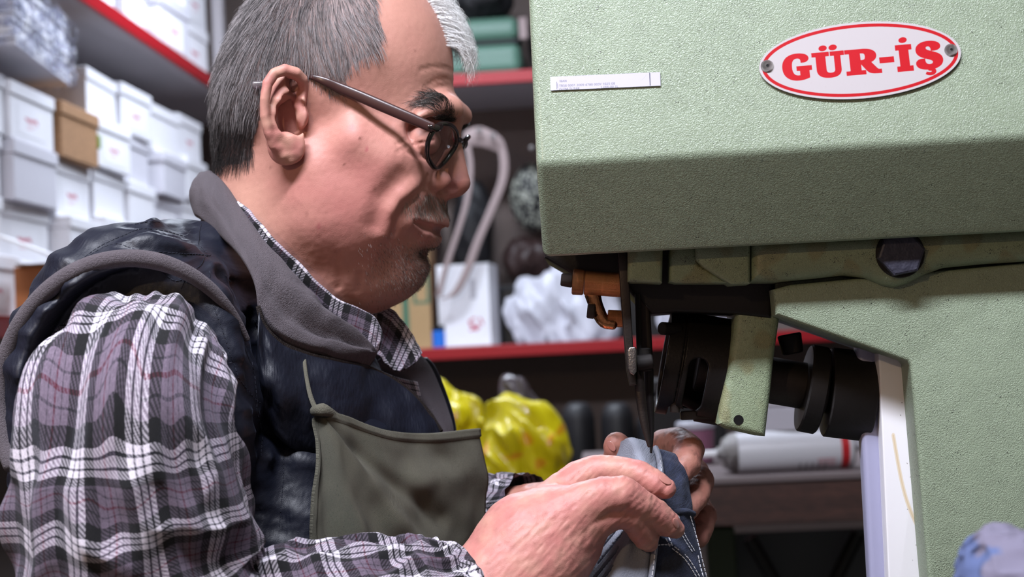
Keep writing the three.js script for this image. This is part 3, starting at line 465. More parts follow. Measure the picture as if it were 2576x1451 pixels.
function headBase(x, y, z) {
  let d = rotE(x, y, z, hd.cran, [0.0855, 0.087, 0.0735], -0.2);
  d = smin(d, sdEll(x, y, z, hd.occ, [0.042, 0.052, 0.056]), 0.03);
  d = smin(d, rotE(x, y, z, hd.face, [0.05, 0.072, 0.05], -0.15), 0.03);
  d = smin(d, sdEll(x, y, z, hd.cheek, [0.036, 0.034, 0.026]), 0.024);
  d = smin(d, sdEll(x, y, z, hd.jowl, [0.05, 0.04, 0.034]), 0.028);
  d = smin(d, sdPath(x, y, z, hd.ramus, [0.018, 0.021, 0.019, 0.013]), 0.028);
  d = smin(d, sdEll(x, y, z, hd.jawF, [0.022, 0.03, 0.027]), 0.02);
  d = smin(d, sdEll(x, y, z, hd.chin, [0.0145, 0.0125, 0.02]), 0.016);
  d = smin(d, sdEll(x, y, z, hd.chinB, [0.02, 0.0115, 0.022]), 0.014);
  d = smin(d, sdEll(x, y, z, hd.sub, [0.034, 0.024, 0.033]), 0.02);
  d = smin(d, sdCap(x, y, z * 1.2, hd.neck[0], hd.neck[1], 0.056, 0.063), 0.03);
  d = smin(d, sdCap(x, y, z, hd.neckB[0], hd.neckB[1], 0.034, 0.042), 0.03);
  d = smin(d, sdEll(x, y, z, hd.max, [0.021, 0.028, 0.024]), 0.012);
  d = smin(d, sdPath(x, y, z, hd.brow, [0.0085, 0.0105, 0.0095, 0.006]), 0.014);
  d = smin(d, sdPath(x, y, z, hd.zyg, [0.009, 0.011, 0.008]), 0.024);
  d = smax(d, -sdEll(x, y, z, hd.socket, [0.02, 0.0125, 0.0175]), 0.014);
  d = smax(d, -sdEll(x, y, z, hd.socket2, [0.012, 0.011, 0.008]), 0.01);
  d = smin(d, sdEll(x, y, z, hd.eye, [0.0125, 0.0122, 0.0135]), 0.004);
  d = smin(d, sdPath(x, y, z, hd.noseA, [0.0072, 0.0068, 0.0096]), 0.013);
  d = smin(d, sdEll(x, y, z, hd.ala, [0.0105, 0.0085, 0.0075]), 0.003);
  d = smin(d, sdPath(x, y, z, hd.col, [0.0042, 0.0038]), 0.005);
  d = smax(d, -sdEll(x, y, z, hd.ment, [0.006, 0.0042, 0.019]), 0.009);
  d = smax(d, -sdEll(x, y, z, hd.temple, [0.026, 0.03, 0.0215]), 0.02);
  return d;
}
// the point of the bare head under a picture position, sunk by s
const HS = (px, py, s = 0) => {
  const o = camera.position.clone().applyMatrix4(HMI), r = ray(px, py).transformDirection(HMI); let t = 0.8, q = null;
  for (let i = 0; i < 300 && t < 1.3; i++) { const x = o.x + r.x * t, y = o.y + r.y * t, z = o.z + r.z * t, d = headBase(x, y, Math.abs(z)); if (d < 0.0002) { q = [x, y, z]; break; } t += Math.max(d * 0.7, 0.0003); }
  if (!q) return HL(px, py, 0);
  const e = 0.0008, g = [headBase(q[0] + e, q[1], q[2]) - headBase(q[0] - e, q[1], q[2]), headBase(q[0], q[1] + e, q[2]) - headBase(q[0], q[1] - e, q[2]), headBase(q[0], q[1], q[2] + e) - headBase(q[0], q[1], q[2] - e)], l = Math.hypot(...g) || 1;
  return [q[0] - g[0] / l * s, q[1] - g[1] / l * s, Math.max(q[2] - g[2] / l * s, 0)];
};
Object.assign(hd, {
  ul: [HL(1109, 561), HS(1090, 560, 0.004), HS(1062, 556, 0.003), HS(1036, 553, 0.002)], ll: [HL(1077, 592), HS(1066, 588, 0.004), HS(1050, 576, 0.003), HS(1034, 560, 0.002)],
  gap: [HL(1112, 580), HS(1090, 577, -0.003), HS(1064, 568, -0.003), HS(1037, 554, -0.0015)],
  nl: [HS(1070, 470, -0.0006), HS(1045, 494, -0.0008), HS(1014, 520, -0.001), HS(998, 552, -0.001), HS(990, 585, -0.0012)], nlb: [HS(1040, 470, 0.003), HS(1008, 492, 0.0045), HS(978, 530, 0.0055), HS(968, 585, 0.004)],
  cr: [HS(1005, 445, -0.004), HS(962, 505, -0.0036), HS(945, 560, -0.004)], crb: [HS(975, 440, 0.009), HS(930, 490, 0.0095), HS(905, 560, 0.0095)],
  lidl: [HS(1088, 392, -0.0012), HS(1052, 394, -0.0012), HS(1022, 380, -0.0014)], lidu: [HS(1092, 352), HS(1066, 358), HS(1040, 364)], crow: [HS(1024, 352, -0.0008), HS(998, 362, -0.001)], crow2: [HS(1026, 366, -0.0008), HS(1000, 382, -0.001)],
  fore: [[[1146, 178], [1125, 172], [1090, 168], [1060, 175]], [[1152, 210], [1130, 199], [1100, 200], [1068, 220]], [[1156, 222], [1130, 214], [1096, 219], [1062, 238]]].map((w) => w.map((q) => HS(q[0], q[1], -0.0013))),
  neckF: [[[848, 640], [852, 720]], [[905, 690], [900, 730]]].map((w) => w.map((q) => HS(q[0], q[1], -0.0012))),
  alar: [HS(1076, 446), HS(1076, 466), HS(1088, 482)],
});
function headField(x, y, z0) {
  const z = Math.abs(z0); let d = headBase(x, y, z);
  if (d > 0.03 || d < -0.03) return d;
  d = smin(d, sdPath(x, y, z, hd.nlb, [0.003, 0.0055, 0.0065, 0.003]), 0.01);
  d = smax(d, -sdEll(x, y, z, hd.nos, [0.0088, 0.0042, 0.0062]), 0.0025);
  d = smax(d, -sdEll(x, y, z, hd.nos2, [0.006, 0.006, 0.0032]), 0.002);
  d = smax(d, -sdPath(x, y, z, hd.alar, [0.0006, 0.001, 0.0006]), 0.004);
  d = smin(d, sdPath(x, y, z, hd.ul, [0.0062, 0.006, 0.0045, 0.0025]), 0.006);
  d = smin(d, sdPath(x, y, z, hd.ll, [0.0068, 0.0062, 0.005, 0.0025]), 0.008);
  d = smax(d, -sdPath(x, y, z, hd.gap, [0.0042, 0.0036, 0.0032, 0.0016]), 0.002);
  d = smax(d, -sdPath(x, y, z, hd.nl, [0.001, 0.0016, 0.002, 0.0018, 0.0006]), 0.007);
  d = smax(d, -sdPath(x, y, z, hd.cr, [0.0004, 0.0014, 0.0004]), 0.014);
  d = smax(d, -sdPath(x, y, z, hd.lidl, [0.0006, 0.001, 0.0004]), 0.004); d = smax(d, -sdPath(x, y, z, hd.lidu, [0.0006, 0.0008, 0.0005]), 0.002);
  d = smax(d, -sdPath(x, y, z, hd.crow, [0.0004, 0.0003]), 0.003); d = smax(d, -sdPath(x, y, z, hd.crow2, [0.0004, 0.0003]), 0.003);
  for (const w of hd.fore) d = smax(d, -sdPath(x, y, z, w, rr(w.length, 0.0004)), 0.0035);
  for (const w of hd.neckF) d = smax(d, -sdPath(x, y, z, w, rr(w.length, 0.0004)), 0.005);
  return d + 0.0002 * noise(x * 38, y * 38, z0 * 38) + 0.00008 * noise(x * 160, y * 160, z0 * 160);
}
// ear, on a plate that stands out towards the back
const EZ = (px, o = 0) => 0.0665 + (768 - px) * 0.00017 + o;
const EP = (px, py, o = 0) => HL(px, py, EZ(px, o));
const ear = {
  helix: [EP(748, 264, -0.001), EP(760, 250, 0.001), EP(765, 225, 0.003), EP(760, 200, 0.007), EP(744, 184, 0.01), EP(716, 176, 0.01), EP(690, 185, 0.01), EP(673, 210, 0.0095), EP(666, 250, 0.009), EP(667, 292, 0.008), EP(676, 333, 0.007), EP(690, 366, 0.005), EP(708, 388, 0.003)],
  helR: [0.0026, 0.0032, 0.0036, 0.004, 0.0043, 0.0041, 0.0039, 0.0037, 0.0035, 0.0035, 0.0036, 0.004, 0.0042],
  plate: EP(714, 282, -0.001), anti: [EP(724, 208, 0.001), EP(712, 232, 0.003), EP(700, 258, 0.005), EP(693, 288, 0.0052), EP(694, 312, 0.005), EP(703, 331, 0.005), EP(720, 339, 0.003)], antR: [0.0036, 0.005, 0.0056, 0.005, 0.0048, 0.005, 0.0036],
  inf: [EP(748, 240, -0.001), EP(728, 246, 0.003), EP(706, 254, 0.006)], concha: EP(726, 293, 0.004), canal: EP(738, 304, -0.006), fossa: EP(744, 214, 0.005), scapha: [EP(712, 196, 0.008), EP(689, 222, 0.009), EP(678, 262, 0.009), EP(678, 300, 0.009), EP(688, 338, 0.008)],
  trag: EP(760, 292, 0.001), lobe: EP(722, 372, 0.0015), lobeB: EP(716, 352, 0.003), root: EP(756, 290, -0.011),
};
function earField(x, y, z) {
  let d = sdEll(x, y, z, ear.plate, [0.0165, 0.0315, 0.0058]);
  d = smin(d, sdEll(x, y, z, ear.root, [0.008, 0.024, 0.009]), 0.008);
  d = smin(d, sdEll(x, y, z, ear.lobe, [0.0132, 0.0125, 0.0058]), 0.006);
  d = smax(d, -sdPath(x, y, z, ear.scapha, [0.0025, 0.0032, 0.003, 0.0026, 0.0012]), 0.004);
  d = smin(d, sdPath(x, y, z, ear.anti, ear.antR), 0.007);
  d = smin(d, sdPath(x, y, z, ear.inf, [0.0022, 0.003, 0.004]), 0.003);
  d = smax(d, -sdEll(x, y, z, ear.fossa, [0.0088, 0.0095, 0.0058]), 0.003);
  d = smax(d, -sdEll(x, y, z, ear.concha, [0.0132, 0.0165, 0.0115]), 0.003);
  d = smax(d, -sdEll(x, y, z, ear.canal, [0.005, 0.0075, 0.012]), 0.003);
  d = smin(d, sdPath(x, y, z, ear.helix, ear.helR), 0.004);
  d = smin(d, sdEll(x, y, z, ear.trag, [0.0042, 0.0072, 0.0048]), 0.005);
  d = smin(d, sdEll(x, y, z, ear.lobeB, [0.008, 0.006, 0.005]), 0.005);
  return d + 0.0002 * noise(x * 120, y * 120, z * 120);
}
// hair line seen from the side, as picture positions
const inPoly = (x, y, poly) => { let c = false; for (let i = 0, j = poly.length - 1; i < poly.length; j = i++) { const [xi, yi] = poly[i], [xj, yj] = poly[j]; if ((yi > y) !== (yj > y) && x < (xj - xi) * (y - yi) / (yj - yi) + xi) c = !c; } return c; };
const hairPoly = [[960, -300], [942, -40], [950, 40], [962, 80], [960, 118], [940, 138], [905, 150], [884, 164], [872, 190], [864, 226], [866, 244], [836, 240], [806, 218], [782, 200], [768, 188], [700, 182], [668, 210], [655, 262], [652, 300], [640, 340], [634, 400], [600, 414], [545, 420], [400, 420], [400, -300]];
const skinCol = (r, g, b) => srgb(r, g, b).toArray();
const SK = { base: skinCol(186, 134, 120), red: skinCol(180, 110, 106), pale: skinCol(200, 154, 134), lip: skinCol(176, 112, 108), stub: skinCol(150, 124, 114), scalp: skinCol(128, 112, 110), nape: skinCol(58, 50, 52), mole: skinCol(120, 72, 62), scar: skinCol(164, 80, 88) };
const mixc = (a, b, t) => [lerp(a[0], b[0], t), lerp(a[1], b[1], t), lerp(a[2], b[2], t)];
const moles = [[921, 374, 5, 1, 'scar'], [906, 346, 4, 1, 'mole'], [867, 413, 4, 0.8, 'mole'], [885, 320, 9, 0.35, 'scar'], [802, 570, 7, 0.6, 'scar'], [943, 476, 5, 0.5, 'mole'], [681, 423, 3, 0.7, 'mole'], [772, 538, 5, 0.4, 'mole'], [735, 640, 5, 0.35, 'mole'], [1044, 130, 4, 0.35, 'mole']];
function skinAt(x, y, z) {
  const [px, py] = HPX(x, y, Math.abs(z));
  const blotch = 0.5 + 0.5 * fbm(x * 28 + 3, y * 28, z * 28, 3), fine = noise(x * 420, y * 420, z * 420);
  let c = mixc(SK.base, SK.red, clamp(0.65 * Math.exp(-(((px - 880) / 190) ** 2 + ((py - 480) / 170) ** 2)) + 0.4 * Math.exp(-(((px - 1150) / 40) ** 2 + ((py - 460) / 40) ** 2)) + 0.35 * (blotch - 0.5), 0, 1));
  c = mixc(c, SK.pale, clamp(0.6 * Math.exp(-(((px - 620) / 70) ** 2 + ((py - 520) / 110) ** 2)) + 0.15 * (0.5 - blotch), 0, 1));
  const beard = sstep(20, -10, Math.abs(px - 1080) - 80 - 0.25 * (py - 500)) * sstep(495, 530, py) * sstep(0.45, 0.6, 0.5 + 0.5 * fine + 0.22);
  const low = clamp(sstep(930, 990, px) * sstep(600, 650, py) + 0.5 * sstep(860, 940, px) * sstep(640, 700, py), 0, 1);
  c = mixc(c, SK.stub, clamp(0.45 * low * (0.65 + 0.5 * fine) + 0.25 * beard * sstep(1000, 1030, px), 0, 0.7));
  const lip = Math.min(sdPath(x, y, Math.abs(z), hd.ul, [0.0058, 0.0056, 0.004, 0.002]), sdPath(x, y, Math.abs(z), hd.ll, [0.0062, 0.006, 0.004, 0.002]));
  c = mixc(c, SK.lip, 0.38 * sstep(0.0045, 0.002, lip) * sstep(545, 556, py));
  if (z > 0) for (const [mx, my, r, k, kind] of moles) c = mixc(c, SK[kind], k * sstep(r * 1.3, r * 0.5, Math.hypot(px - mx, py - my)));
  c = c.map((v) => v * (1 + 0.035 * fine));
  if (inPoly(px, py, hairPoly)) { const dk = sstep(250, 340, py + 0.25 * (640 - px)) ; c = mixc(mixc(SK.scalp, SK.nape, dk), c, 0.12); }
  return c;
}
const poreT = dataTex(512, (x, y) => 0.6 + 0.18 * tileN(x, y, 70, 40) + 0.14 * tileN(x, y, 30, 41) - 0.2 * Math.max(0, tileN(x, y, 110, 42) - 0.3));
M.skin = PHY({ vertexColors: true, roughness: 0.5, bumpMap: rep(poreT, 30), bumpScale: 0.00012, sheen: 0.25, sheenColor: new THREE.Color(0.9, 0.55, 0.45), sheenRoughness: 0.5, specularIntensity: 0.8 });

const headBoxLo = [-0.115, -0.165, -0.1], headBoxHi = [0.115, 0.15, 0.1];
const headG = meshField(headField, headBoxLo, headBoxHi, 0.0021, { eps: 0.0009, color: (x, y, z) => skinAt(x, y, z), uv: (x, y, z) => [0.085 * Math.atan2(x, Math.abs(z) + 0.015), y] });
const [earLo, earHi] = bbox([...ear.helix, ear.lobe, ear.root, ear.trag], 0.02);
const earG = meshField(earField, earLo, earHi, 0.0011, { eps: 0.0006, color: (x, y, z) => mixc(mixc(SK.base, SK.red, 0.55), SK.pale, clamp(0.3 + 0.5 * noise(x * 60, y * 60, z * 60), 0, 0.8)), uv: (x, y) => [x, y] });
const farEar = earG.clone().scale(1, 1, -1); { const ix = farEar.index.array; for (let i = 0; i < ix.length; i += 3) { const t = ix[i]; ix[i] = ix[i + 1]; ix[i + 1] = t; } }
const headAll = merge([headG, earG, farEar]).applyMatrix4(HM);

const man = thing('person', 'grey-haired man in plaid shirt, navy quilted vest and olive apron, bending over a shoe', 'person', V3(P(600, 1200, 1.08).x, 0, P(600, 1200, 1.08).z));


// ================================================================ hair, brows, moustache, stubble: single hairs as thin three-sided blades
function Strands() { this.p = []; this.n = []; this.c = []; this.i = []; }
Strands.prototype.add = function (pts, r0, r1, col) {
  const k0 = this.p.length / 3, m = pts.length; let side = null;
  for (let k = 0; k < m; k++) {
    const a = pts[Math.max(0, k - 1)], b = pts[Math.min(m - 1, k + 1)]; const t = [b[0] - a[0], b[1] - a[1], b[2] - a[2]], l = Math.hypot(...t) || 1; t[0] /= l; t[1] /= l; t[2] /= l;
    if (!side) side = Math.abs(t[1]) < 0.9 ? [0, 1, 0] : [1, 0, 0];
    const dt = side[0] * t[0] + side[1] * t[1] + side[2] * t[2]; let u = [side[0] - t[0] * dt, side[1] - t[1] * dt, side[2] - t[2] * dt]; const ul = Math.hypot(...u) || 1; u = u.map((q) => q / ul); side = u;
    const v = [t[1] * u[2] - t[2] * u[1], t[2] * u[0] - t[0] * u[2], t[0] * u[1] - t[1] * u[0]], r = lerp(r0, r1, k / (m - 1));
    for (let s = 0; s < 3; s++) { const A = s * 2.0944, c = Math.cos(A), q = Math.sin(A); for (let d = 0; d < 3; d++) { const w = u[d] * c + v[d] * q; this.p.push(pts[k][d] + w * r); this.n.push(w); this.c.push(col[d]); } }
  }
  for (let k = 0; k + 1 < m; k++) for (let s = 0; s < 3; s++) { const a = k0 + k * 3 + s, b = k0 + k * 3 + (s + 1) % 3, c = a + 3, d = b + 3; this.i.push(a, b, c, c, b, d); }
};
Strands.prototype.build = function () { const g = new THREE.BufferGeometry(); g.setAttribute('position', new THREE.Float32BufferAttribute(this.p, 3)); g.setAttribute('normal', new THREE.Float32BufferAttribute(this.n, 3)); g.setAttribute('color', new THREE.Float32BufferAttribute(this.c, 3)); g.setIndex(this.i); return g; };
M.hair = PHY({ vertexColors: true, roughness: 0.42, specularIntensity: 0.7 });

// triangles of the head, for rooting hairs
const rootsOn = (test) => {
  const p = headG.attributes.position.array, n = headG.attributes.normal.array, ix = headG.index.array, list = [], cum = []; let A = 0;
  for (let i = 0; i < ix.length; i += 3) {
    const a = ix[i] * 3, b = ix[i + 1] * 3, c = ix[i + 2] * 3, x = (p[a] + p[b] + p[c]) / 3, y = (p[a + 1] + p[b + 1] + p[c + 1]) / 3, z = (p[a + 2] + p[b + 2] + p[c + 2]) / 3;
    const w = test(x, y, z, n[a], n[a + 1], n[a + 2]); if (!w) continue;
    const ux = p[b] - p[a], uy = p[b + 1] - p[a + 1], uz = p[b + 2] - p[a + 2], vx = p[c] - p[a], vy = p[c + 1] - p[a + 1], vz = p[c + 2] - p[a + 2];
    A += w * 0.5 * Math.hypot(uy * vz - uz * vy, uz * vx - ux * vz, ux * vy - uy * vx); list.push([a, b, c]); cum.push(A);
  }
  return (r) => { const t = r() * A; let lo = 0, hi = cum.length - 1; while (lo < hi) { const m = (lo + hi) >> 1; if (cum[m] < t) lo = m + 1; else hi = m; } const [a, b, c] = list[lo]; let u = r(), v = r(); if (u + v > 1) { u = 1 - u; v = 1 - v; } const w = 1 - u - v, q = [0, 1, 2].map((k) => p[a + k] * w + p[b + k] * u + p[c + k] * v), nn = [0, 1, 2].map((k) => n[a + k] * w + n[b + k] * u + n[c + k] * v); return [q, nn]; };
};
const norm3 = (v) => { const l = Math.hypot(...v) || 1; return [v[0] / l, v[1] / l, v[2] / l]; };
const tang = (d, n) => { const k = d[0] * n[0] + d[1] * n[1] + d[2] * n[2]; return norm3([d[0] - n[0] * k, d[1] - n[1] * k, d[2] - n[2] * k]); };
const hairS = new Strands();
{
  const r = rng(101);
  const pick = rootsOn((x, y, z) => { const [px, py] = HPX(x, y, Math.abs(z)); if (py < -220) return 0; if (!inPoly(px, py, hairPoly)) return 0; return z > -0.015 ? 1 : 0.35; });
  for (let i = 0; i < 24000; i++) {
    const [q, n] = pick(r), [px, py] = HPX(q[0], q[1], Math.abs(q[2]));
    const edge = 12 * (r() - 0.5); if (!inPoly(px + edge, py + edge, hairPoly)) continue;
    const sw = noise(q[0] * 22, q[1] * 22, q[2] * 22), sw2 = noise(q[0] * 60 + 9, q[1] * 60, q[2] * 60);
    const fw = sstep(640, 880, px);
    const d = [lerp(-0.32, 0.34, fw) + 0.35 * sw + 0.25 * sw2, -1, 0.2 * Math.sign(q[2]) * Math.max(0, n[1])];
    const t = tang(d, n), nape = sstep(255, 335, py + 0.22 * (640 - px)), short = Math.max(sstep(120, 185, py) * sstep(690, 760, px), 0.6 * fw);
    let L = lerp(0.0165, 0.0065, Math.max(0.5 * nape, short)) * (0.7 + 0.6 * r()); const lift = lerp(0.34, 0.26, nape) * (1 - 0.45 * short) + 0.3 * r() * r();
    const pts = [q.map((v, k) => v - n[k] * 0.0008)]; let dir = norm3([0, 1, 2].map((k) => t[k] + n[k] * lift)); let c = pts[0];
    for (let s = 0; s < 3; s++) { c = [0, 1, 2].map((k) => c[k] + dir[k] * L / 3); pts.push(c); dir = norm3([0, 1, 2].map((k) => dir[k] + t[k] * 0.3 - n[k] * 0.16 * lift + (k === 1 ? -0.12 : 0) + 0.16 * (r() - 0.5))); }
    // salt and pepper: white towards the temple, dark at the nape
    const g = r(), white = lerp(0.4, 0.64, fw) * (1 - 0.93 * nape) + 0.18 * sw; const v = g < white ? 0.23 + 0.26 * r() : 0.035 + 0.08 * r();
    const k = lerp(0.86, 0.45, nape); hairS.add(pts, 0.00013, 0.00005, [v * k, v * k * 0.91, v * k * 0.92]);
  }
}
// white curly forelock standing over the far side of the forehead
{
  const r = rng(202);
  const pick = rootsOn((x, y, z, nx, ny) => { if (z > 0.012 || z < -0.058) return 0; const [px, py] = HPX(x, y, z); return px > 930 && px < 1138 && py < 118 && ny > 0.1 ? 1 : 0; });
  for (let i = 0; i < 4200; i++) {
    const [q, n] = pick(r), lf = r(), L = 0.02 + 0.014 * r(), turns = 0.7 + 1.2 * r(), ph = r() * 6.28, cr = 0.0016 + 0.0022 * r();
    const d = norm3([0.45 + 0.3 * r(), 0.15 * (r() - 0.3), -0.25 + 0.3 * r()]), t = tang(d, n), b = [t[1] * n[2] - t[2] * n[1], t[2] * n[0] - t[0] * n[2], t[0] * n[1] - t[1] * n[0]], pts = [];
    for (let s = 0; s <= 8; s++) { const f = s / 8, a = ph + f * turns * 6.28, up = 0.019 * Math.sin(f * 2.2) * (0.5 + 0.5 * lf), al = L * f * 0.75; pts.push([0, 1, 2].map((k) => q[k] - n[k] * 0.0005 + t[k] * al + n[k] * (up + cr * f * Math.sin(a)) + b[k] * cr * f * Math.cos(a) + (k === 1 ? -0.011 * f * f : 0))); }
    const v = 0.7 + 0.25 * r(); hairS.add(pts, 0.00012, 0.00006, [v, v, v]);
  }
}
const browS = new Strands(), tacheS = new Strands(), stubS = new Strands();
{
  const r = rng(303), browPoly = [[1022, 256], [1056, 236], [1094, 230], [1124, 248], [1142, 278], [1150, 304], [1132, 312], [1106, 290], [1074, 270], [1036, 268]];
  const pick = rootsOn((x, y, z) => { const [px, py] = HPX(x, y, Math.abs(z)); return inPoly(px, py, browPoly) ? 1 : 0; });
  for (let i = 0; i < 3400; i++) { const [q, n] = pick(r), [px] = HPX(q[0], q[1], Math.abs(q[2])); const f = sstep(1030, 1145, px), t = tang([-0.6 + 0.5 * r(), lerp(-0.15, 0.5, f) + 0.3 * (r() - 0.5), 0.4 * Math.sign(q[2])], n), L = 0.007 * (0.6 + 0.7 * r()); const dens = lerp(0.45, 1, sstep(1040, 1080, px)); if (r() > dens) continue; const v = r() < 0.12 ? 0.3 : 0.012 + 0.03 * r(); const pts = []; for (let s = 0; s <= 3; s++) { const g = s / 3; pts.push([0, 1, 2].map((k) => q[k] + t[k] * L * g + n[k] * (0.0004 + 0.0022 * Math.sin(g * 2)))); } browS.add(pts, 0.0001, 0.00004, [v, v * 0.9, v * 0.85]); }
  const tPoly = [[1006, 536], [1020, 508], [1050, 490], [1086, 486], [1118, 500], [1128, 530], [1120, 552], [1080, 549], [1040, 546], [1014, 545]];
  const pickT = rootsOn((x, y, z) => { const [px, py] = HPX(x, y, Math.abs(z)); return inPoly(px, py, tPoly) ? 1 : 0; });
  for (let i = 0; i < 1000; i++) { const [q, n] = pickT(r), t = tang([0.15 + 0.9 * (r() - 0.5), -1, 0.1 * Math.sign(q[2])], n), L = 0.0034 * (0.5 + 0.8 * r()), v = r() < 0.5 ? 0.2 + 0.25 * r() : 0.06 + 0.1 * r(); const pts = []; for (let s = 0; s <= 3; s++) { const g = s / 3; pts.push([0, 1, 2].map((k) => q[k] + t[k] * L * g + n[k] * (0.0002 + 0.0016 * g * (1 - 0.4 * g)))); } tacheS.add(pts, 0.0001, 0.00005, [v, v * 0.9, v * 0.8]); }
  const pickS = rootsOn((x, y, z) => { const [px, py] = HPX(x, y, Math.abs(z)); return sstep(900, 1010, px) * sstep(600, 640, py) * sstep(740, 715, py) + 0.12 * sstep(860, 960, px) * sstep(560, 640, py); });
  for (let i = 0; i < 3600; i++) { const [q, n] = pickS(r), L = 0.0012 + 0.0014 * r(), v = r() < 0.4 ? 0.4 : 0.03, t = tang([0.3, -1, 0], n); stubS.add([q.map((w, k) => w - n[k] * 0.0002), [0, 1, 2].map((k) => q[k] + n[k] * L * 0.8 + t[k] * L * 0.6)], 0.00007, 0.00005, [v, v * 0.92, v * 0.88]); }
}
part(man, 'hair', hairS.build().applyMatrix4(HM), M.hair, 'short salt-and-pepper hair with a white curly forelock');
part(man, 'eyebrows', browS.build().applyMatrix4(HM), M.hair, 'thick dark eyebrow');
part(man, 'moustache', tacheS.build().applyMatrix4(HM), M.hair, 'cropped grey moustache');
part(man, 'stubble', stubS.build().applyMatrix4(HM), M.hair);

// ================================================================ spectacles, low on the nose
{
  const gl = thing('eyeglasses', 'brown-black reading glasses low on the nose of the grey-haired man', 'eyeglasses', HO.clone());
  gl.quaternion.setFromRotationMatrix(HM);
  M.frame = PHY({ color: srgb(28, 20, 20), roughness: 0.18, clearcoat: 0.6, clearcoatRoughness: 0.08 });
  M.temple = PHY({ color: srgb(66, 38, 36), roughness: 0.32, transmission: 0.2, thickness: 0, clearcoat: 0.25, clearcoatRoughness: 0.2 });
  M.clear = PHY({ color: srgb(190, 180, 184), roughness: 0.12, transmission: 0.8, thickness: 0 });
  M.lens = PHY({ color: srgb(226, 222, 226), roughness: 0.02, transmission: 1, thickness: 0, ior: 1.6, specularIntensity: 1 });
  // near lens: top at the hinge, bottom by the cheek; its plane wraps back towards the temple
  const T = HL(1128, 312, 0.042), B = HL(1096, 424, 0.03), I = HL(1148, 352, 0.0115), O = HL(1074, 372, 0.056);
  const oTop = HL(1102, 316, 0.056);
  const rim = [HL(1108, 312, 0.054), HL(1126, 312, 0.046), HL(1142, 322, 0.032), HL(1149, 342, 0.019), HL(1146, 366, 0.0125), HL(1130, 392, 0.014), HL(1112, 414, 0.021), HL(1098, 424, 0.03), HL(1084, 412, 0.042), HL(1074, 388, 0.053), HL(1078, 352, 0.0595), HL(1092, 326, 0.0595)].map((p) => V3(...p));
  const mir = (v) => V3(v.x, v.y, -v.z);
  own(gl, 'rim', tubeG(rim, 0.0019, 10, 6, true), M.frame); own(gl, 'rim', tubeG(rim.map(mir), 0.0019, 10, 6, true), M.frame);
  const lensG = (pts) => { const c = new THREE.CatmullRomCurve3(pts, true, 'centripetal'), n = 60, pos = [], idx = [], uv = []; const m = pts.reduce((a, p) => a.add(p), V3(0, 0, 0)).multiplyScalar(1 / pts.length); m.x += 0.0025; for (let k = 0; k <= 6; k++) for (let j = 0; j < n; j++) { const q = m.clone().lerp(c.getPoint(j / n), k / 6); q.x += 0.0 + 0.001 * (1 - (k / 6) ** 2); pos.push(q.x, q.y, q.z); uv.push(q.y, q.z); } for (let k = 0; k < 6; k++) for (let j = 0; j < n; j++) { const a = k * n + j, b = k * n + (j + 1) % n; idx.push(a, b, a + n, b, b + n, a + n); } const g = new THREE.BufferGeometry(); g.setAttribute('position', new THREE.Float32BufferAttribute(pos, 3)); g.setAttribute('uv', new THREE.Float32BufferAttribute(uv, 2)); g.setIndex(idx); g.computeVertexNormals(); return g; };
  own(gl, 'lens', lensG(rim), M.lens); own(gl, 'lens', lensG(rim.map(mir)), M.lens);
  own(gl, 'bridge', tubeG([HL(1147, 350, 0.0125), HL(1158, 353, 0.004), HL(1158, 353, -0.004), HL(1147, 350, -0.0125)].map((p) => V3(...p)), 0.0021, 10, 6), M.frame);
  for (const s of [1, -1]) {
    const m = (a) => a.map((p) => V3(p[0], p[1], p[2] * s));
    const hinge = own(gl, 'hinge', tubeG(m([HL(1108, 318, 0.055), HL(1098, 322, 0.0615), HL(1084, 320, 0.0655)]), [0.0026, 0.003, 0.0028], 10, 4, false, 0.8), M.frame);
    const tp = own(gl, 'temple_arm', tubeG(m([HL(1086, 320, 0.0655), HL(1030, 296, 0.0675), HL(960, 266, 0.0695), HL(900, 240, 0.071), HL(850, 219, 0.0725), HL(812, 202, 0.0745), HL(784, 193, 0.0735), HL(760, 194, 0.069), HL(730, 200, 0.0665)]), [0.0036, 0.004, 0.0041, 0.004, 0.0036, 0.0027, 0.0018, 0.0015, 0.0014], 12, 5, false, 0.42, V3(0, 1, 0)), M.temple, 'brown translucent temple arm');
    own(tp, 'ear_tip', tubeG(m([HL(742, 199, 0.066), HL(700, 207, 0.066), HL(665, 211, 0.069), HL(640, 214, 0.0715)]), [0.0012, 0.0014, 0.0026, 0.003], 12, 5, false, 0.7), M.clear, 'clear plastic ear tip');
    own(hinge, 'rivet', tubeG(m([HL(1078, 317, 0.0672), HL(1079, 317, 0.0695)]), 0.0008, 8, 2), M.steel);
  }
}

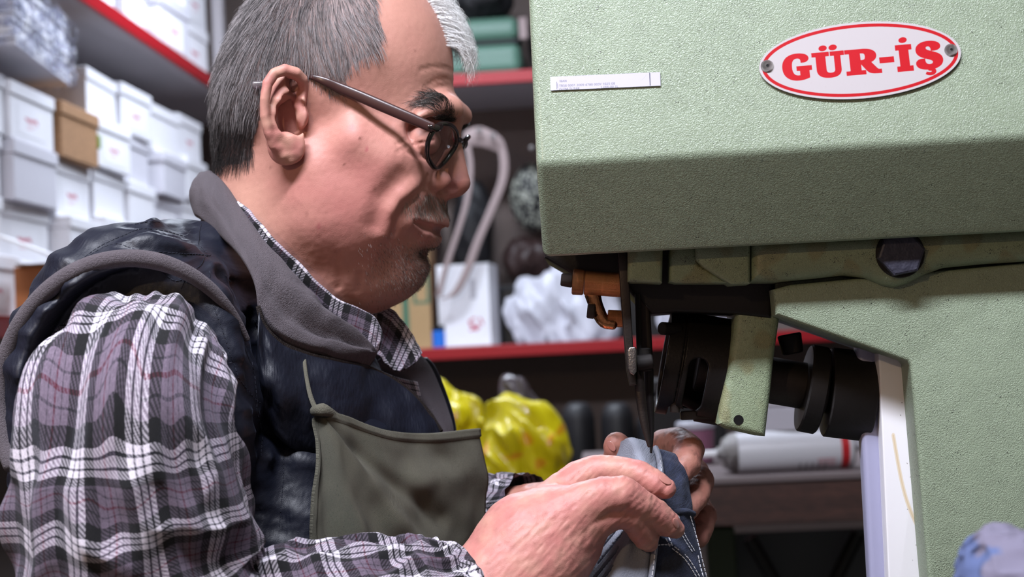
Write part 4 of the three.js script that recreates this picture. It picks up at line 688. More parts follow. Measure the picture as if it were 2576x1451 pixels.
// ================================================================ clothing
// flannel: one repeat of the plaid, woven in twill
const PLAID = 0.0375;
const plaidT = dataTex(512, (x, y) => {
  const band = (t) => { // [r,g,b] of the yarn along one direction
    const W = [0.87, 0.84, 0.88], K = [0.03, 0.03, 0.045], L = [0.42, 0.37, 0.43], Rr = [0.3, 0.1, 0.16];
    if (t < 0.3) return (Math.abs(t - 0.09) < 0.014 || Math.abs(t - 0.2) < 0.014) ? [0.1, 0.1, 0.14] : W;
    if (t < 0.46) return K; if (t < 0.84) return Math.abs(t - 0.65) < 0.013 ? Rr : (Math.abs(t - 0.56) < 0.008 || Math.abs(t - 0.74) < 0.008) ? [0.2, 0.18, 0.22] : L; return K;
  };
  const warp = band(x), weft = band(y), n = 36, tw = ((Math.floor(x * n * 2) + Math.floor(y * n * 2)) % 4) < 2, f = 0.06 * tileN(x, y, 90, 50) + 0.05 * tileN(x, y, 30, 51);
  const a = tw ? 0.72 : 0.28; return [0, 1, 2].map((k) => clamp((warp[k] * a + weft[k] * (1 - a)) + f * (0.3 + warp[k]), 0, 1));
}, true);
const twillT = dataTex(256, (x, y) => 0.5 + 0.3 * Math.sin((x + y) * 2 * Math.PI * 16) + 0.3 * tileN(x, y, 40, 52));
const fuzzT = dataTex(512, (x, y) => 0.5 + 0.3 * tileN(x, y, 60, 53) + 0.25 * tileN(x, y, 120, 54) + 0.2 * tileN(x, y, 20, 55));
const puckT = dataTex(512, (x, y) => 0.5 + 0.3 * tileN(x, y, 7, 56) + 0.15 * tileN(x, y * 0.5, 22, 57) + 0.05 * tileN(x, y, 90, 58));
M.plaid = PHY({ map: rep(plaidT, 1 / PLAID), roughness: 0.95, bumpMap: rep(twillT, 90), bumpScale: 0.0003, sheen: 0.4, sheenColor: new THREE.Color(0.5, 0.5, 0.6), sheenRoughness: 0.6 });
M.plaidCollar = M.plaid.clone(); M.plaidCollar.map = rep(plaidT, 1 / PLAID); M.plaidCollar.map.offset.set(0.1, 0.28);
M.fleece = PHY({ color: srgb(86, 79, 84), roughness: 1, bumpMap: rep(fuzzT, 22), bumpScale: 0.0007, sheen: 0.5, sheenColor: new THREE.Color(0.45, 0.4, 0.45), sheenRoughness: 0.5 });
M.navy = PHY({ color: srgb(17, 20, 34), roughness: 0.52, bumpMap: rep(puckT, 14), bumpScale: 0.0006, sheen: 0.15, sheenColor: new THREE.Color(0.3, 0.35, 0.55), sheenRoughness: 0.4 });
const apronT = dataTex(512, (x, y) => { const k = 0.94 + 0.05 * tileN(x, y, 6, 59) + 0.05 * tileN(x, y, 110, 60), s = tileN(x, y, 70, 61) > 0.88 ? 0.7 : 1; return [0.37 * k * s, 0.36 * k * s, 0.31 * k * s]; }, true);
M.apron = STD({ map: rep(apronT, 6), roughness: 0.92, bumpMap: rep(twillT, 70), bumpScale: 0.0004 });
M.thread = STD({ color: srgb(24, 27, 42), roughness: 0.8 });

// ---------------------------------------------------------------- quilted vest
const TPSI = 25 * RAD, TF = CR.clone().multiplyScalar(Math.cos(TPSI)).addScaledVector(CB, -Math.sin(TPSI)), TL = CR.clone().multiplyScalar(Math.sin(TPSI)).addScaledVector(CB, Math.cos(TPSI));
const inFrame = (c, ex, ey, ez) => (x, y, z) => { const dx = x - c.x, dy = y - c.y, dz = z - c.z; return [dx * ex.x + dy * ex.y + dz * ex.z, dx * ey.x + dy * ey.y + dz * ey.z, dx * ez.x + dy * ez.y + dz * ez.z]; };
const vT = inFrame(P(660, 1480, 1.105), TF, CU, TL), vS = inFrame(P(335, 1010, 0.95), CR, CU, CB), vH = inFrame(P(455, 735, 1.03), CR, CU, CB), vFar = inFrame(P(800, 1000, 1.26), TF, CU, TL);
const neckA = ptsOf(P(600, 700, 1.07)), neckB2 = ptsOf(P(700, 920, 1.07)), holeC = inFrame(P(328, 1012, 0.86), CR, CU, CB);
function vestBase(x, y, z) {
  let q = vT(x, y, z), d = sdEll(q[0], q[1], q[2], [0, 0, 0], [0.128, 0.235, 0.155]);
  q = vS(x, y, z); d = smin(d, sdEll(q[0], q[1], q[2], [0, 0, 0], [0.084, 0.12, 0.09]), 0.03);
  q = vH(x, y, z); d = smin(d, sdEll(q[0], q[1], q[2], [0, 0, 0], [0.055, 0.052, 0.055]), 0.03);
  q = vFar(x, y, z); d = smin(d, sdEll(q[0], q[1], q[2], [0, 0, 0], [0.075, 0.1, 0.09]), 0.05);
  d = smin(d, sdCap(x, y, z, neckA, neckB2, 0.036, 0.06), 0.03);
  return d;
}
const VH = (px, py, s = 0, d1 = 1.25) => { const h = hit(vestBase, px, py, 0.7, d1) ?? P(px, py, 0.93); if (s) { const e = 0.002, g = V3(vestBase(h.x + e, h.y, h.z) - vestBase(h.x - e, h.y, h.z), vestBase(h.x, h.y + e, h.z) - vestBase(h.x, h.y - e, h.z), vestBase(h.x, h.y, h.z + e) - vestBase(h.x, h.y, h.z - e)).normalize(); h.addScaledVector(g, -s); } return h; };
const quilt = [
  [[198, 655], [240, 622], [300, 592], [350, 574], [400, 578], [470, 598]], [[150, 700], [205, 652], [280, 612], [340, 628], [410, 634], [520, 641]],
  [[330, 562], [380, 555], [430, 575], [490, 606]], [[525, 640], [490, 668], [455, 700], [436, 728]], [[500, 560], [486, 605], [520, 640]],
  [[520, 680], [530, 760], [560, 850], [600, 960]], [[630, 790], [625, 900], [640, 1010], [655, 1150]], [[720, 930], [715, 1050], [710, 1200], [700, 1330]], [[560, 690], [600, 760], [640, 830]],
  [[455, 700], [420, 705], [370, 672], [300, 650]], [[600, 960], [640, 1010], [715, 1050]], [[625, 900], [660, 880], [700, 900]],
].map((l) => l.map(([a, b]) => ptsOf(VH(a, b))));
const quiltR = quilt.map((l) => rr(l.length, 0.0006));
const puffs = [[[330, 640], [400, 660], [440, 690]], [[300, 600], [380, 596], [460, 620]], [[240, 660], [300, 630], [360, 640]], [[470, 580], [430, 560], [380, 540]], [[500, 700], [560, 730], [590, 800]], [[460, 740], [500, 770], [530, 830]]].map((l) => l.map(([a, b]) => ptsOf(VH(a, b, 0.004))));
function vestField(x, y, z) {
  let d = vestBase(x, y, z);
  if (Math.abs(d) < 0.03) {
    for (const l of puffs) d = smin(d, sdPath(x, y, z, l, [0.002, 0.005, 0.002]), 0.012);
    const w = y + 0.35 * x; d -= 0.0032 * noise(x * 8, w * 36, z * 10) + 0.0012 * noise(x * 14 + 5, w * 80, z * 18);
    let g = 1e9; for (let i = 0; i < quilt.length; i++) { const e = sdPath(x, y, z, quilt[i], quiltR[i]); if (e < g) g = e; }
    d += 0.0042 * Math.exp(-g * g / 0.00004) ;
  }
  const h = holeC(x, y, z), e = (Math.hypot(h[0] / 0.0735, h[1] / 0.083) - 1) * 0.075, cut = Math.max(e, -0.055 - h[2]);
  d = smax(d, -cut, 0.006);
  return Math.max(d, 0.62 - y);
}
const vestG = meshField(vestField, [-0.47, 0.6, -1.42], [0.03, 1.28, -0.8], 0.0036, { eps: 0.0022, slack: 0.012 });
const vest = part(man, 'quilted_vest', vestG, M.navy, 'navy quilted vest with grey fleece lining');
{ // thread in the quilting lines
  const g = []; quilt.forEach((l) => { const c = new THREE.CatmullRomCurve3(l.map((p) => V3(...p))), L = c.getLength(), n = Math.floor(L / 0.0032); for (let i = 0; i < n; i++) { const a = c.getPointAt((i + 0.15) / n), b = c.getPointAt((i + 0.8) / n); for (const q of [a, b]) { let s = 0; for (let k = 0; k < 6; k++) { s = vestField(q.x, q.y, q.z); q.addScaledVector(CB, -s * 0.8 + 0.0); } q.addScaledVector(CB, 0.0002); } if (a.distanceTo(b) < 0.006 && Math.abs(vestField(a.x, a.y, a.z)) < 0.002 && Math.abs(vestField(b.x, b.y, b.z)) < 0.002) g.push(tubeG([a, b], 0.0003, 4, 1)); } });
  const o = part(vest, 'stitching', merge(g), M.thread); o.userData.kind = 'stuff';
}
{ // piping round the armhole
  const pts = []; for (let a = 26; a <= 208; a += 6) { const t = a * RAD; let h = null; for (const k of [1.03, 1.0, 0.97]) { h = hit(vestBase, 328 + 318 * k * Math.cos(t), 1012 - 352 * k * Math.sin(t), 0.75, 1.0); if (h) break; } if (h) { pts.push(h.addScaledVector(CB, 0.0015)); } }
  part(vest, 'armhole_piping', tubeG(pts, [0.002, 0.0045, 0.0056, 0.0056, 0.0056, 0.0056, 0.0056, 0.0056], 14, 4), M.fleece, 'grey fleece piping round the armhole');
}
const PP = (l) => l.map(([x, y, d]) => P(x, y, d));
const colA = PP([[508, 440, 1.125], [535, 437, 1.1], [566, 462, 1.06], [632, 560, 1.022], [690, 640, 1.008], [740, 695, 1.008], [794, 747, 1.016], [840, 795, 1.025], [883, 836, 1.04], [925, 890, 1.052], [936, 914, 1.056]]);
const colB = PP([[492, 545, 1.11], [512, 556, 1.06], [560, 600, 1.012], [610, 655, 0.985], [640, 715, 0.972], [655, 790, 0.968], [700, 850, 0.974], [770, 884, 0.99], [840, 902, 1.01], [905, 917, 1.036], [930, 922, 1.05]]);
const cOut = [V3(-0.5, 0.5, 0.7), V3(-0.3, 0.35, 0.9), V3(0.05, 0.3, 0.95), V3(0.2, 0.3, 0.9), V3(0.3, 0.3, 0.85)];
part(vest, 'fleece_collar', bandG(colA, colB, cOut, 0.012, 0.006, 110, 20, (t, s) => 0.0016 * noise(t * 9, s * 2, 3) + 0.0026 * Math.sin(s * 9 + t * 7) * sstep(0.35, 0.6, t) - 0.004 * Math.exp(-(((s - 0.45 - 0.25 * Math.sin(t * 3)) / 0.07) ** 2)) * sstep(0.3, 0.45, t) * sstep(0.95, 0.8, t)), M.fleece, 'grey fleece collar, turned out');
part(vest, 'fleece_collar', bandG(PP([[570, 470, 1.12], [640, 540, 1.17], [760, 640, 1.19], [880, 760, 1.18]]), PP([[500, 560, 1.13], [600, 640, 1.19], [740, 740, 1.21], [900, 860, 1.2]]), V3(0.2, 0.5, -0.8), 0.01, 0.004, 40, 12), M.fleece);
const zipP = PP([[650, 772, 0.9655], [662, 812, 0.967], [700, 856, 0.973], [770, 889, 0.989], [840, 906, 1.009], [905, 921, 1.035], [930, 926, 1.048], [1008, 966, 1.066], [1077, 1034, 1.078], [1110, 1084, 1.082]]);
part(vest, 'front_panel', bandG(zipP.map((q) => q.clone()), PP([[640, 1000, 0.975], [660, 1040, 0.974], [700, 1100, 0.974], [770, 1150, 0.985], [840, 1180, 1.0], [905, 1200, 1.02], [950, 1220, 1.035], [1010, 1240, 1.055], [1080, 1250, 1.075], [1118, 1260, 1.085]]), V3(0.25, 0.1, 0.95), 0.007, 0.012, 70, 20, (t, s) => 0.003 * noise(t * 7, s * 3, 9)), M.navy);
{
  const c = new THREE.CatmullRomCurve3(zipP, false, 'centripetal'), g = [tubeG(zipP, 0.0016, 6, 6)], n = 150;
  for (let i = 0; i < n; i++) { const q = c.getPointAt(i / n), t = c.getTangentAt(i / n); const b = boxG(0.0011, 0.003, 0.0018); b.applyQuaternion(new THREE.Quaternion().setFromUnitVectors(V3(1, 0, 0), t)); q.addScaledVector(CB, 0.001); b.translate(q.x, q.y, q.z); g.push(b); }
  const z = part(vest, 'zipper', merge(g), M.darkSteel, 'dark zipper along the open front'); z.userData.kind = 'stuff';
}
part(vest, 'far_lining', bandG(PP([[1000, 878, 1.15], [1040, 886, 1.16], [1072, 915, 1.165], [1106, 985, 1.165], [1132, 1075, 1.155], [1134, 1110, 1.15]]), PP([[936, 915, 1.1], [970, 945, 1.11], [1010, 972, 1.115], [1075, 1040, 1.12], [1104, 1086, 1.12], [1110, 1120, 1.12]]), V3(0.3, 0.3, 0.9), 0.008, 0.003, 40, 12), M.fleece, 'grey lining of the far side');
part(vest, 'far_panel', bandG(PP([[1058, 900, 1.172], [1076, 915, 1.172], [1110, 985, 1.172], [1136, 1072, 1.162], [1140, 1160, 1.16]]), PP([[1040, 905, 1.2], [1058, 930, 1.2], [1085, 1000, 1.2], [1105, 1090, 1.2], [1100, 1160, 1.2]]), V3(0.9, 0.2, -0.1), 0.008, 0.004, 30, 10), M.navy);

// ---------------------------------------------------------------- flannel shirt: sleeves and collar
function sleeveG(axis, radii, fold, nu = 150, nv = 260, side = CR, circ = 11 * PLAID, u0 = 0) {
  const c = new THREE.CatmullRomCurve3(axis, false, 'centripetal'), pos = [], uv = [], idx = []; let N = side.clone(), len = 0, prev = null;
  const rad = (t) => { const f = t * (radii.length - 1), i = Math.min(Math.floor(f), radii.length - 2), k = f - i, s = k * k * (3 - 2 * k); return lerp(radii[i], radii[i + 1], s); };
  for (let i = 0; i <= nv; i++) {
    const t = i / nv, q = c.getPoint(t), T = c.getTangent(t); N.addScaledVector(T, -N.dot(T)).normalize(); const B = T.clone().cross(N); if (prev) len += q.distanceTo(prev); prev = q; const r = rad(t);
    for (let j = 0; j <= nu; j++) { const a = j / nu * 2 * Math.PI, e = r + fold(Math.cos(a), Math.sin(a), len, t, a); pos.push(q.x + (N.x * Math.cos(a) + B.x * Math.sin(a)) * e, q.y + (N.y * Math.cos(a) + B.y * Math.sin(a)) * e, q.z + (N.z * Math.cos(a) + B.z * Math.sin(a)) * e); const dr = sstep(0, 0.12, Math.min(j / nu, 1 - j / nu)); uv.push(j / nu * circ + u0 + dr * 0.005 * noise(Math.cos(a) * 1.1, Math.sin(a) * 1.1, len * 9), len + dr * (0.0055 * noise(Math.cos(a) * 1.2 + 7, Math.sin(a) * 1.2, len * 7) + 0.003 * noise(Math.cos(a) * 3 + 7, Math.sin(a) * 3, len * 20))); }
  }
  for (let i = 0; i < nv; i++) for (let j = 0; j < nu; j++) { const a = i * (nu + 1) + j, b = a + nu + 1; idx.push(a, a + 1, b, b, a + 1, b + 1); }
  const g = new THREE.BufferGeometry(); g.setAttribute('position', new THREE.Float32BufferAttribute(pos, 3)); g.setAttribute('uv', new THREE.Float32BufferAttribute(uv, 2)); g.setIndex(idx); g.computeVertexNormals();
  const n = g.attributes.normal; for (let i = 0; i <= nv; i++) { const a = i * (nu + 1), b = a + nu; const x = n.getX(a) + n.getX(b), y = n.getY(a) + n.getY(b), z = n.getZ(a) + n.getZ(b), l = Math.hypot(x, y, z) || 1; n.setXYZ(a, x / l, y / l, z / l); n.setXYZ(b, x / l, y / l, z / l); }
  return g;
}
const ridge = (v) => 1 - Math.abs(v) * 2;
const shirt = new THREE.Group(); shirt.name = 'plaid_shirt'; shirt.userData.label = 'black, white and lilac plaid flannel shirt'; man.add(shirt);
const armAxis = PP([[385, 900, 0.945], [366, 925, 0.9], [342, 975, 0.872], [322, 1050, 0.853], [326, 1180, 0.852], [336, 1320, 0.855], [362, 1470, 0.86], [440, 1600, 0.868], [580, 1625, 0.876], [740, 1600, 0.884], [900, 1562, 0.895], [1040, 1532, 0.908], [1135, 1508, 0.918]]);
const armR = [0.04, 0.05, 0.0585, 0.0625, 0.0675, 0.071, 0.071, 0.067, 0.06, 0.055, 0.05, 0.045, 0.0385];
part(shirt, 'sleeve', sleeveG(armAxis, armR, (c, s, len, t) => {
  const up = sstep(0.02, 0.1, t), elbow = Math.exp(-(((t - 0.6) / 0.16) ** 2)), fore = sstep(0.66, 0.8, t);
  let f = 0.005 * noise(c * 1.6, s * 1.6, len * 10) * up + 0.003 * noise(c * 3.2, s * 3.2 + len * 12, len * 22 + 5);
  f += 0.0042 * elbow * ridge(noise(c * 1.5 + len * 5, s * 1.5, len * 17 + 2)) + 0.0024 * up * ridge(noise(c * 1.2 + 4, s * 1.2 + len * 8, len * 15));
  f += fore * 0.0042 * ridge(noise(c * 1.8 + 9, s * 1.8, len * 26)) ;
  return f - 0.002;
}, 170, 340), M.plaid, 'plaid flannel sleeve, rumpled at the elbow');
{
  const cuff = PP([[1128, 1510, 0.917], [1150, 1503, 0.92], [1168, 1496, 0.923]]); part(shirt, 'cuff', sleeveG(cuff, [0.0372, 0.037, 0.0355], (c, s, l) => 0.0014 * noise(c * 2, s * 2, l * 30), 90, 20, CR, 6 * PLAID), M.plaid);
}
part(shirt, 'sleeve', sleeveG(PP([[1000, 1420, 1.24], [1100, 1370, 1.2], [1200, 1325, 1.165], [1290, 1300, 1.14], [1335, 1288, 1.128]]), [0.05, 0.046, 0.04, 0.034, 0.031], (c, s, len) => 0.003 * noise(c * 2, s * 2, len * 25) + 0.003 * ridge(noise(c * 1.5, s * 1.5 + 3, len * 30)), 80, 60, CR, 8 * PLAID), M.plaid);
{ const g = new THREE.SphereGeometry(1, 48, 32); const uv = g.attributes.uv; for (let i = 0; i < uv.count; i++) uv.setXY(i, uv.getX(i) * 12 * PLAID, uv.getY(i) * 6 * PLAID); g.scale(0.079, 0.088, 0.055); g.applyMatrix4(new THREE.Matrix4().makeBasis(CR, CU, CB)); const q = P(330, 1010, 0.952); g.translate(q.x, q.y, q.z); part(shirt, 'shoulder', g, M.plaid); }
// collar leaves: near one from the nape to the front, far one beyond the chin
part(shirt, 'collar', bandG(PP([[600, 505, 1.035], [640, 545, 1.018], [700, 610, 1.01], [770, 680, 1.018], [840, 745, 1.03], [905, 775, 1.045], [945, 800, 1.055], [962, 835, 1.06]]), PP([[590, 540, 1.04], [632, 585, 1.028], [690, 660, 1.02], [760, 735, 1.028], [830, 805, 1.036], [885, 862, 1.042], [925, 905, 1.046], [955, 880, 1.055]]), [V3(-0.1, 0.35, 0.9), V3(0.1, 0.4, 0.9), V3(0.35, 0.3, 0.85)], 0.0035, 0.003, 60, 14, (t, s) => 0.001 * noise(t * 8, s * 3, 5)), M.plaidCollar, 'shirt collar');
part(shirt, 'collar', bandG(PP([[928, 770, 1.075], [955, 758, 1.09], [1000, 790, 1.1], [1040, 845, 1.1], [1062, 888, 1.095]]), PP([[915, 830, 1.07], [935, 870, 1.075], [960, 905, 1.08], [1000, 935, 1.085], [1042, 918, 1.088]]), V3(0.4, 0.35, 0.85), 0.0035, 0.003, 40, 12, (t, s) => 0.0014 * noise(t * 6, s * 3, 15)), M.plaid, 'shirt collar');
part(shirt, 'shirt_front', bandG(PP([[880, 850, 1.075], [940, 920, 1.095], [990, 945, 1.1], [1050, 960, 1.12]]), PP([[860, 960, 1.08], [930, 1000, 1.09], [1000, 1040, 1.1], [1070, 1080, 1.12]]), V3(0.4, 0.2, 0.9), 0.004, 0.003, 30, 12), M.plaid);

// ---------------------------------------------------------------- apron bib with its neck strap
{
  const top = new THREE.CatmullRomCurve3(PP([[786, 1032, 0.962], [812, 1030, 0.958], [850, 1046, 0.966], [930, 1076, 0.99], [1020, 1088, 1.02], [1110, 1086, 1.05], [1204, 1077, 1.085]]), false, 'centripetal');
  const left = new THREE.CatmullRomCurve3(PP([[786, 1032, 0.962], [799, 1110, 0.957], [795, 1210, 0.953], [783, 1320, 0.95], [786, 1430, 0.95], [800, 1560, 0.955]]), false, 'centripetal');
  const right = new THREE.CatmullRomCurve3(PP([[1204, 1077, 1.085], [1214, 1160, 1.083], [1222, 1240, 1.08], [1219, 1330, 1.075], [1205, 1420, 1.07], [1195, 1560, 1.065]]), false, 'centripetal');
  const bot = new THREE.CatmullRomCurve3(PP([[800, 1560, 0.955], [930, 1575, 0.985], [1070, 1575, 1.02], [1195, 1560, 1.065]]), false, 'centripetal');
  const nu = 90, nv = 90, pos = [[], []], uv = [], idx = []; const out = TF.clone().multiplyScalar(0.75).addScaledVector(CB, 0.65).normalize();
  const fold = (u, v) => { let h = 0.02 * Math.sin(Math.PI * u) * (0.35 + 0.65 * v);
    const line = (u0, v0, u1, v1, w, a) => { const dx = u1 - u0, dy = v1 - v0, k = clamp(((u - u0) * dx + (v - v0) * dy) / (dx * dx + dy * dy), 0, 1), e = Math.hypot(u - u0 - dx * k, v - v0 - dy * k); return a * Math.exp(-((e / w) ** 2)) * (0.4 + 0.6 * sstep(0, 0.25, k)); };
    h += line(0.05, 0.03, 0.55, 0.65, 0.055, 0.006) - line(0.07, 0.02, 0.7, 0.5, 0.05, 0.005) + line(0.04, 0.05, 0.3, 0.75, 0.05, 0.004) - line(0.02, 0.06, 0.14, 0.8, 0.04, 0.004) + line(0.5, 0.3, 0.95, 0.25, 0.1, 0.004);
    h += 0.0018 * noise(u * 5, v * 4, 2); h += 0.0016 * (sstep(0.05, 0.045, v) + sstep(0.03, 0.026, u)); return h; };
  for (let j = 0; j <= nv; j++) for (let i = 0; i <= nu; i++) {
    const u = i / nu, v = j / nv, T = top.getPoint(u), Bt = bot.getPoint(u), L = left.getPoint(v), Rr = right.getPoint(v), c00 = top.getPoint(0), c10 = top.getPoint(1), c01 = bot.getPoint(0), c11 = bot.getPoint(1);
    const q = V3(0, 0, 0); for (const k of ['x', 'y', 'z']) q[k] = T[k] * (1 - v) + Bt[k] * v + L[k] * (1 - u) + Rr[k] * u - (c00[k] * (1 - u) * (1 - v) + c10[k] * u * (1 - v) + c01[k] * (1 - u) * v + c11[k] * u * v);
    const f = fold(u, v); const a = q.clone().addScaledVector(out, f), b = q.clone().addScaledVector(out, f - 0.0024); pos[0].push(a.x, a.y, a.z); pos[1].push(b.x, b.y, b.z); uv.push(u * 0.24, v * 0.16);
  }
  const n = (nu + 1) * (nv + 1); for (let s = 0; s < 2; s++) for (let j = 0; j < nv; j++) for (let i = 0; i < nu; i++) { const a = s * n + j * (nu + 1) + i, b = a + nu + 1; if (s === 0) idx.push(a, b, a + 1, b, b + 1, a + 1); else idx.push(a, a + 1, b, b, a + 1, b + 1); }
  const rimI = []; for (let i = 0; i < nu; i++) rimI.push(i); for (let j = 0; j < nv; j++) rimI.push(j * (nu + 1) + nu); for (let i = nu; i > 0; i--) rimI.push(nv * (nu + 1) + i); for (let j = nv; j > 0; j--) rimI.push(j * (nu + 1));
  for (let k = 0; k < rimI.length; k++) { const a = rimI[k], b = rimI[(k + 1) % rimI.length]; idx.push(a, b, a + n, b, b + n, a + n); }
  const g = new THREE.BufferGeometry(); g.setAttribute('position', new THREE.Float32BufferAttribute([...pos[0], ...pos[1]], 3)); g.setAttribute('uv', new THREE.Float32BufferAttribute([...uv, ...uv], 2)); g.setIndex(idx); g.computeVertexNormals();
  const apron = part(man, 'apron', g, M.apron, 'worn olive cotton apron bib');
  part(apron, 'hem', tubeG(PP([[790, 1034, 0.959], [812, 1031, 0.955], [850, 1047, 0.962], [900, 1066, 0.974]]), [0.0035, 0.0045, 0.002, 0.001], 10, 6), M.apron);
  part(apron, 'neck_strap', bandG(PP([[760, 905, 0.985], [766, 950, 0.976], [776, 1000, 0.965], [790, 1036, 0.958]]), PP([[770, 903, 0.985], [776, 948, 0.976], [788, 998, 0.965], [804, 1034, 0.957]]), V3(0.2, 0, 1), 0.002, 0.0005, 20, 6), M.apron);
}

// ================================================================ hands: chains of joints, each with a radius, joined smoothly
function chain(l) { return { p: l.map(([x, y, d]) => ptsOf(P(x, y, d))), r: l.map((q) => q[3]) }; }
// right hand, its back to the camera, fingers reaching over the sole
const RH = {
  wrist: chain([[1150, 1530, 0.922, 0.0265], [1235, 1468, 0.926, 0.0275], [1305, 1405, 0.93, 0.0275]]),
  wrist2: chain([[1240, 1530, 0.918, 0.026], [1320, 1455, 0.922, 0.0265], [1372, 1385, 0.928, 0.0245]]),
  index: chain([[1330, 1310, 0.955, 0.016], [1420, 1236, 0.963, 0.0138], [1462, 1202, 0.966, 0.0122], [1502, 1184, 0.965, 0.0108], [1560, 1184, 0.96, 0.0098], [1606, 1194, 0.955, 0.0094], [1648, 1217, 0.951, 0.0092], [1674, 1228, 0.95, 0.0072]]),
  middle: chain([[1340, 1335, 0.93, 0.02], [1440, 1285, 0.925, 0.0165], [1520, 1246, 0.922, 0.0125], [1562, 1242, 0.922, 0.0118], [1606, 1266, 0.927, 0.0106], [1646, 1291, 0.934, 0.0095], [1678, 1316, 0.94, 0.0088], [1698, 1330, 0.944, 0.0065]]),
  ring: chain([[1390, 1360, 0.93, 0.019], [1470, 1308, 0.928, 0.015], [1552, 1284, 0.927, 0.0116], [1588, 1296, 0.929, 0.0104], [1608, 1326, 0.934, 0.0094], [1624, 1352, 0.94, 0.0086], [1632, 1366, 0.943, 0.0062]]),
  palm: chain([[1330, 1350, 0.94, 0.026], [1410, 1310, 0.945, 0.022]]), heel: chain([[1370, 1415, 0.932, 0.0225], [1428, 1360, 0.938, 0.0175]]),
  thumb: chain([[1330, 1350, 0.975, 0.017], [1400, 1250, 1.0, 0.0125], [1450, 1200, 1.008, 0.011], [1490, 1178, 1.01, 0.009]]),
};
const cp = (x, y, z, c) => sdPath(x, y, z, c.p, c.r);
function rightHand(x, y, z) {
  let d = smin(cp(x, y, z, RH.wrist), cp(x, y, z, RH.wrist2), 0.03);
  d = smin(d, cp(x, y, z, RH.palm), 0.026); d = smin(d, cp(x, y, z, RH.heel), 0.02);
  const i = cp(x, y, z, RH.index), m = cp(x, y, z, RH.middle), r = cp(x, y, z, RH.ring);
  let f = smin(m, r, 0.0016); d = smin(d, f, 0.012); d = smin(d, i, 0.005); d = smin(d, cp(x, y, z, RH.thumb), 0.01);
  // skin creases across the joints and the loose skin of the back
  const a = x * 0.75 + y * 0.66, b = -x * 0.66 + y * 0.75;
  d += 0.00026 * noise(a * 70, b * 240, z * 70) + 0.0001 * noise(x * 210, y * 210, z * 210) + 0.0005 * noise(x * 34, y * 34, z * 34);
  return d;
}
const LH = {
  thumb: chain([[1540, 1210, 1.05, 0.012], [1556, 1165, 1.035, 0.0115], [1560, 1135, 1.025, 0.0115], [1552, 1122, 1.022, 0.0098]]),
  a: chain([[1650, 1150, 1.075, 0.0105], [1668, 1116, 1.055, 0.0105], [1708, 1112, 1.035, 0.0112], [1732, 1132, 1.02, 0.0112], [1726, 1165, 1.01, 0.0105], [1712, 1186, 1.005, 0.0088]]),
  b: chain([[1700, 1200, 1.08, 0.0105], [1738, 1180, 1.06, 0.011], [1758, 1205, 1.04, 0.011], [1748, 1246, 1.022, 0.0104], [1732, 1276, 1.012, 0.0088]]),
  c: chain([[1700, 1270, 1.09, 0.0105], [1750, 1270, 1.07, 0.0105], [1768, 1300, 1.05, 0.0105], [1752, 1345, 1.035, 0.0096]]),
  palm: chain([[1560, 1260, 1.085, 0.024], [1650, 1230, 1.095, 0.022], [1690, 1190, 1.09, 0.018]]), wrist: chain([[1290, 1305, 1.135, 0.025], [1400, 1290, 1.115, 0.026], [1560, 1260, 1.09, 0.026]]),
};
function leftHand(x, y, z) {
  let d = smin(cp(x, y, z, LH.wrist), cp(x, y, z, LH.palm), 0.02);
  for (const k of ['thumb', 'a', 'b', 'c']) d = smin(d, cp(x, y, z, LH[k]), 0.005);
  return d + 0.0006 * noise(x * 45, y * 45, z * 45) + 0.0002 * noise(x * 200, y * 200, z * 200);
}
const worn = skinCol(168, 116, 96), grimeC = skinCol(70, 52, 46);
const handCol = (dark) => (x, y, z) => { const n = fbm(x * 45, y * 45, z * 45, 3), f = noise(x * 380, y * 380, z * 380); let c = mixc(mixc(SK.base, SK.red, clamp(0.45 + 0.6 * n, 0, 1)), SK.pale, clamp(-0.4 * n, 0, 0.2)); if (dark) c = mixc(c, worn, 0.45); const g = sstep(0.42, 0.62, noise(x * 90, y * 90, z * 90) + 0.3 * f); c = mixc(c, grimeC, g * (dark ? 0.45 : 0.12)); return c.map((v) => v * (1 + 0.05 * f)); };
const rhB = bbox([...RH.wrist.p, ...RH.wrist2.p, ...RH.index.p, ...RH.middle.p, ...RH.ring.p, ...RH.thumb.p], 0.035), lhB = bbox([...LH.wrist.p, ...LH.a.p, ...LH.c.p, ...LH.thumb.p, ...LH.palm.p], 0.03);
const rhG = meshField(rightHand, ...rhB, 0.0019, { eps: 0.0008, color: handCol(false) }), lhG = meshField(leftHand, ...lhB, 0.0021, { eps: 0.001, color: handCol(true) });
const body = part(man, 'body', merge([headAll, rhG, lhG]), M.skin);
// nails
M.nail = PHY({ color: srgb(178, 122, 112), roughness: 0.3, clearcoat: 0.4 });
function nail(f, px, py, w, l, dir, name) {
  const h = hit(f, px, py, 0.85, 1.2); if (!h) return; const e = 0.001, n = V3(f(h.x + e, h.y, h.z) - f(h.x - e, h.y, h.z), f(h.x, h.y + e, h.z) - f(h.x, h.y - e, h.z), f(h.x, h.y, h.z + e) - f(h.x, h.y, h.z - e)).normalize();
  const t = CR.clone().multiplyScalar(dir[0]).addScaledVector(CU, dir[1]); t.addScaledVector(n, -t.dot(n)).normalize(); const b = n.clone().cross(t);
  const g = new THREE.SphereGeometry(1, 20, 14); g.scale(l, w, 0.0005); g.applyMatrix4(new THREE.Matrix4().makeBasis(t, b, n)); g.translate(h.x, h.y, h.z); part(body, name, g, M.nail);
}
nail(rightHand, 1674, 1207, 0.0028, 0.0046, [0.9, -0.4], 'fingernail'); nail(leftHand, 1538, 1122, 0.0026, 0.0042, [-0.6, 0.6], 'fingernail'); nail(rightHand, 1701, 1316, 0.0024, 0.0044, [0.75, -0.6], 'fingernail');

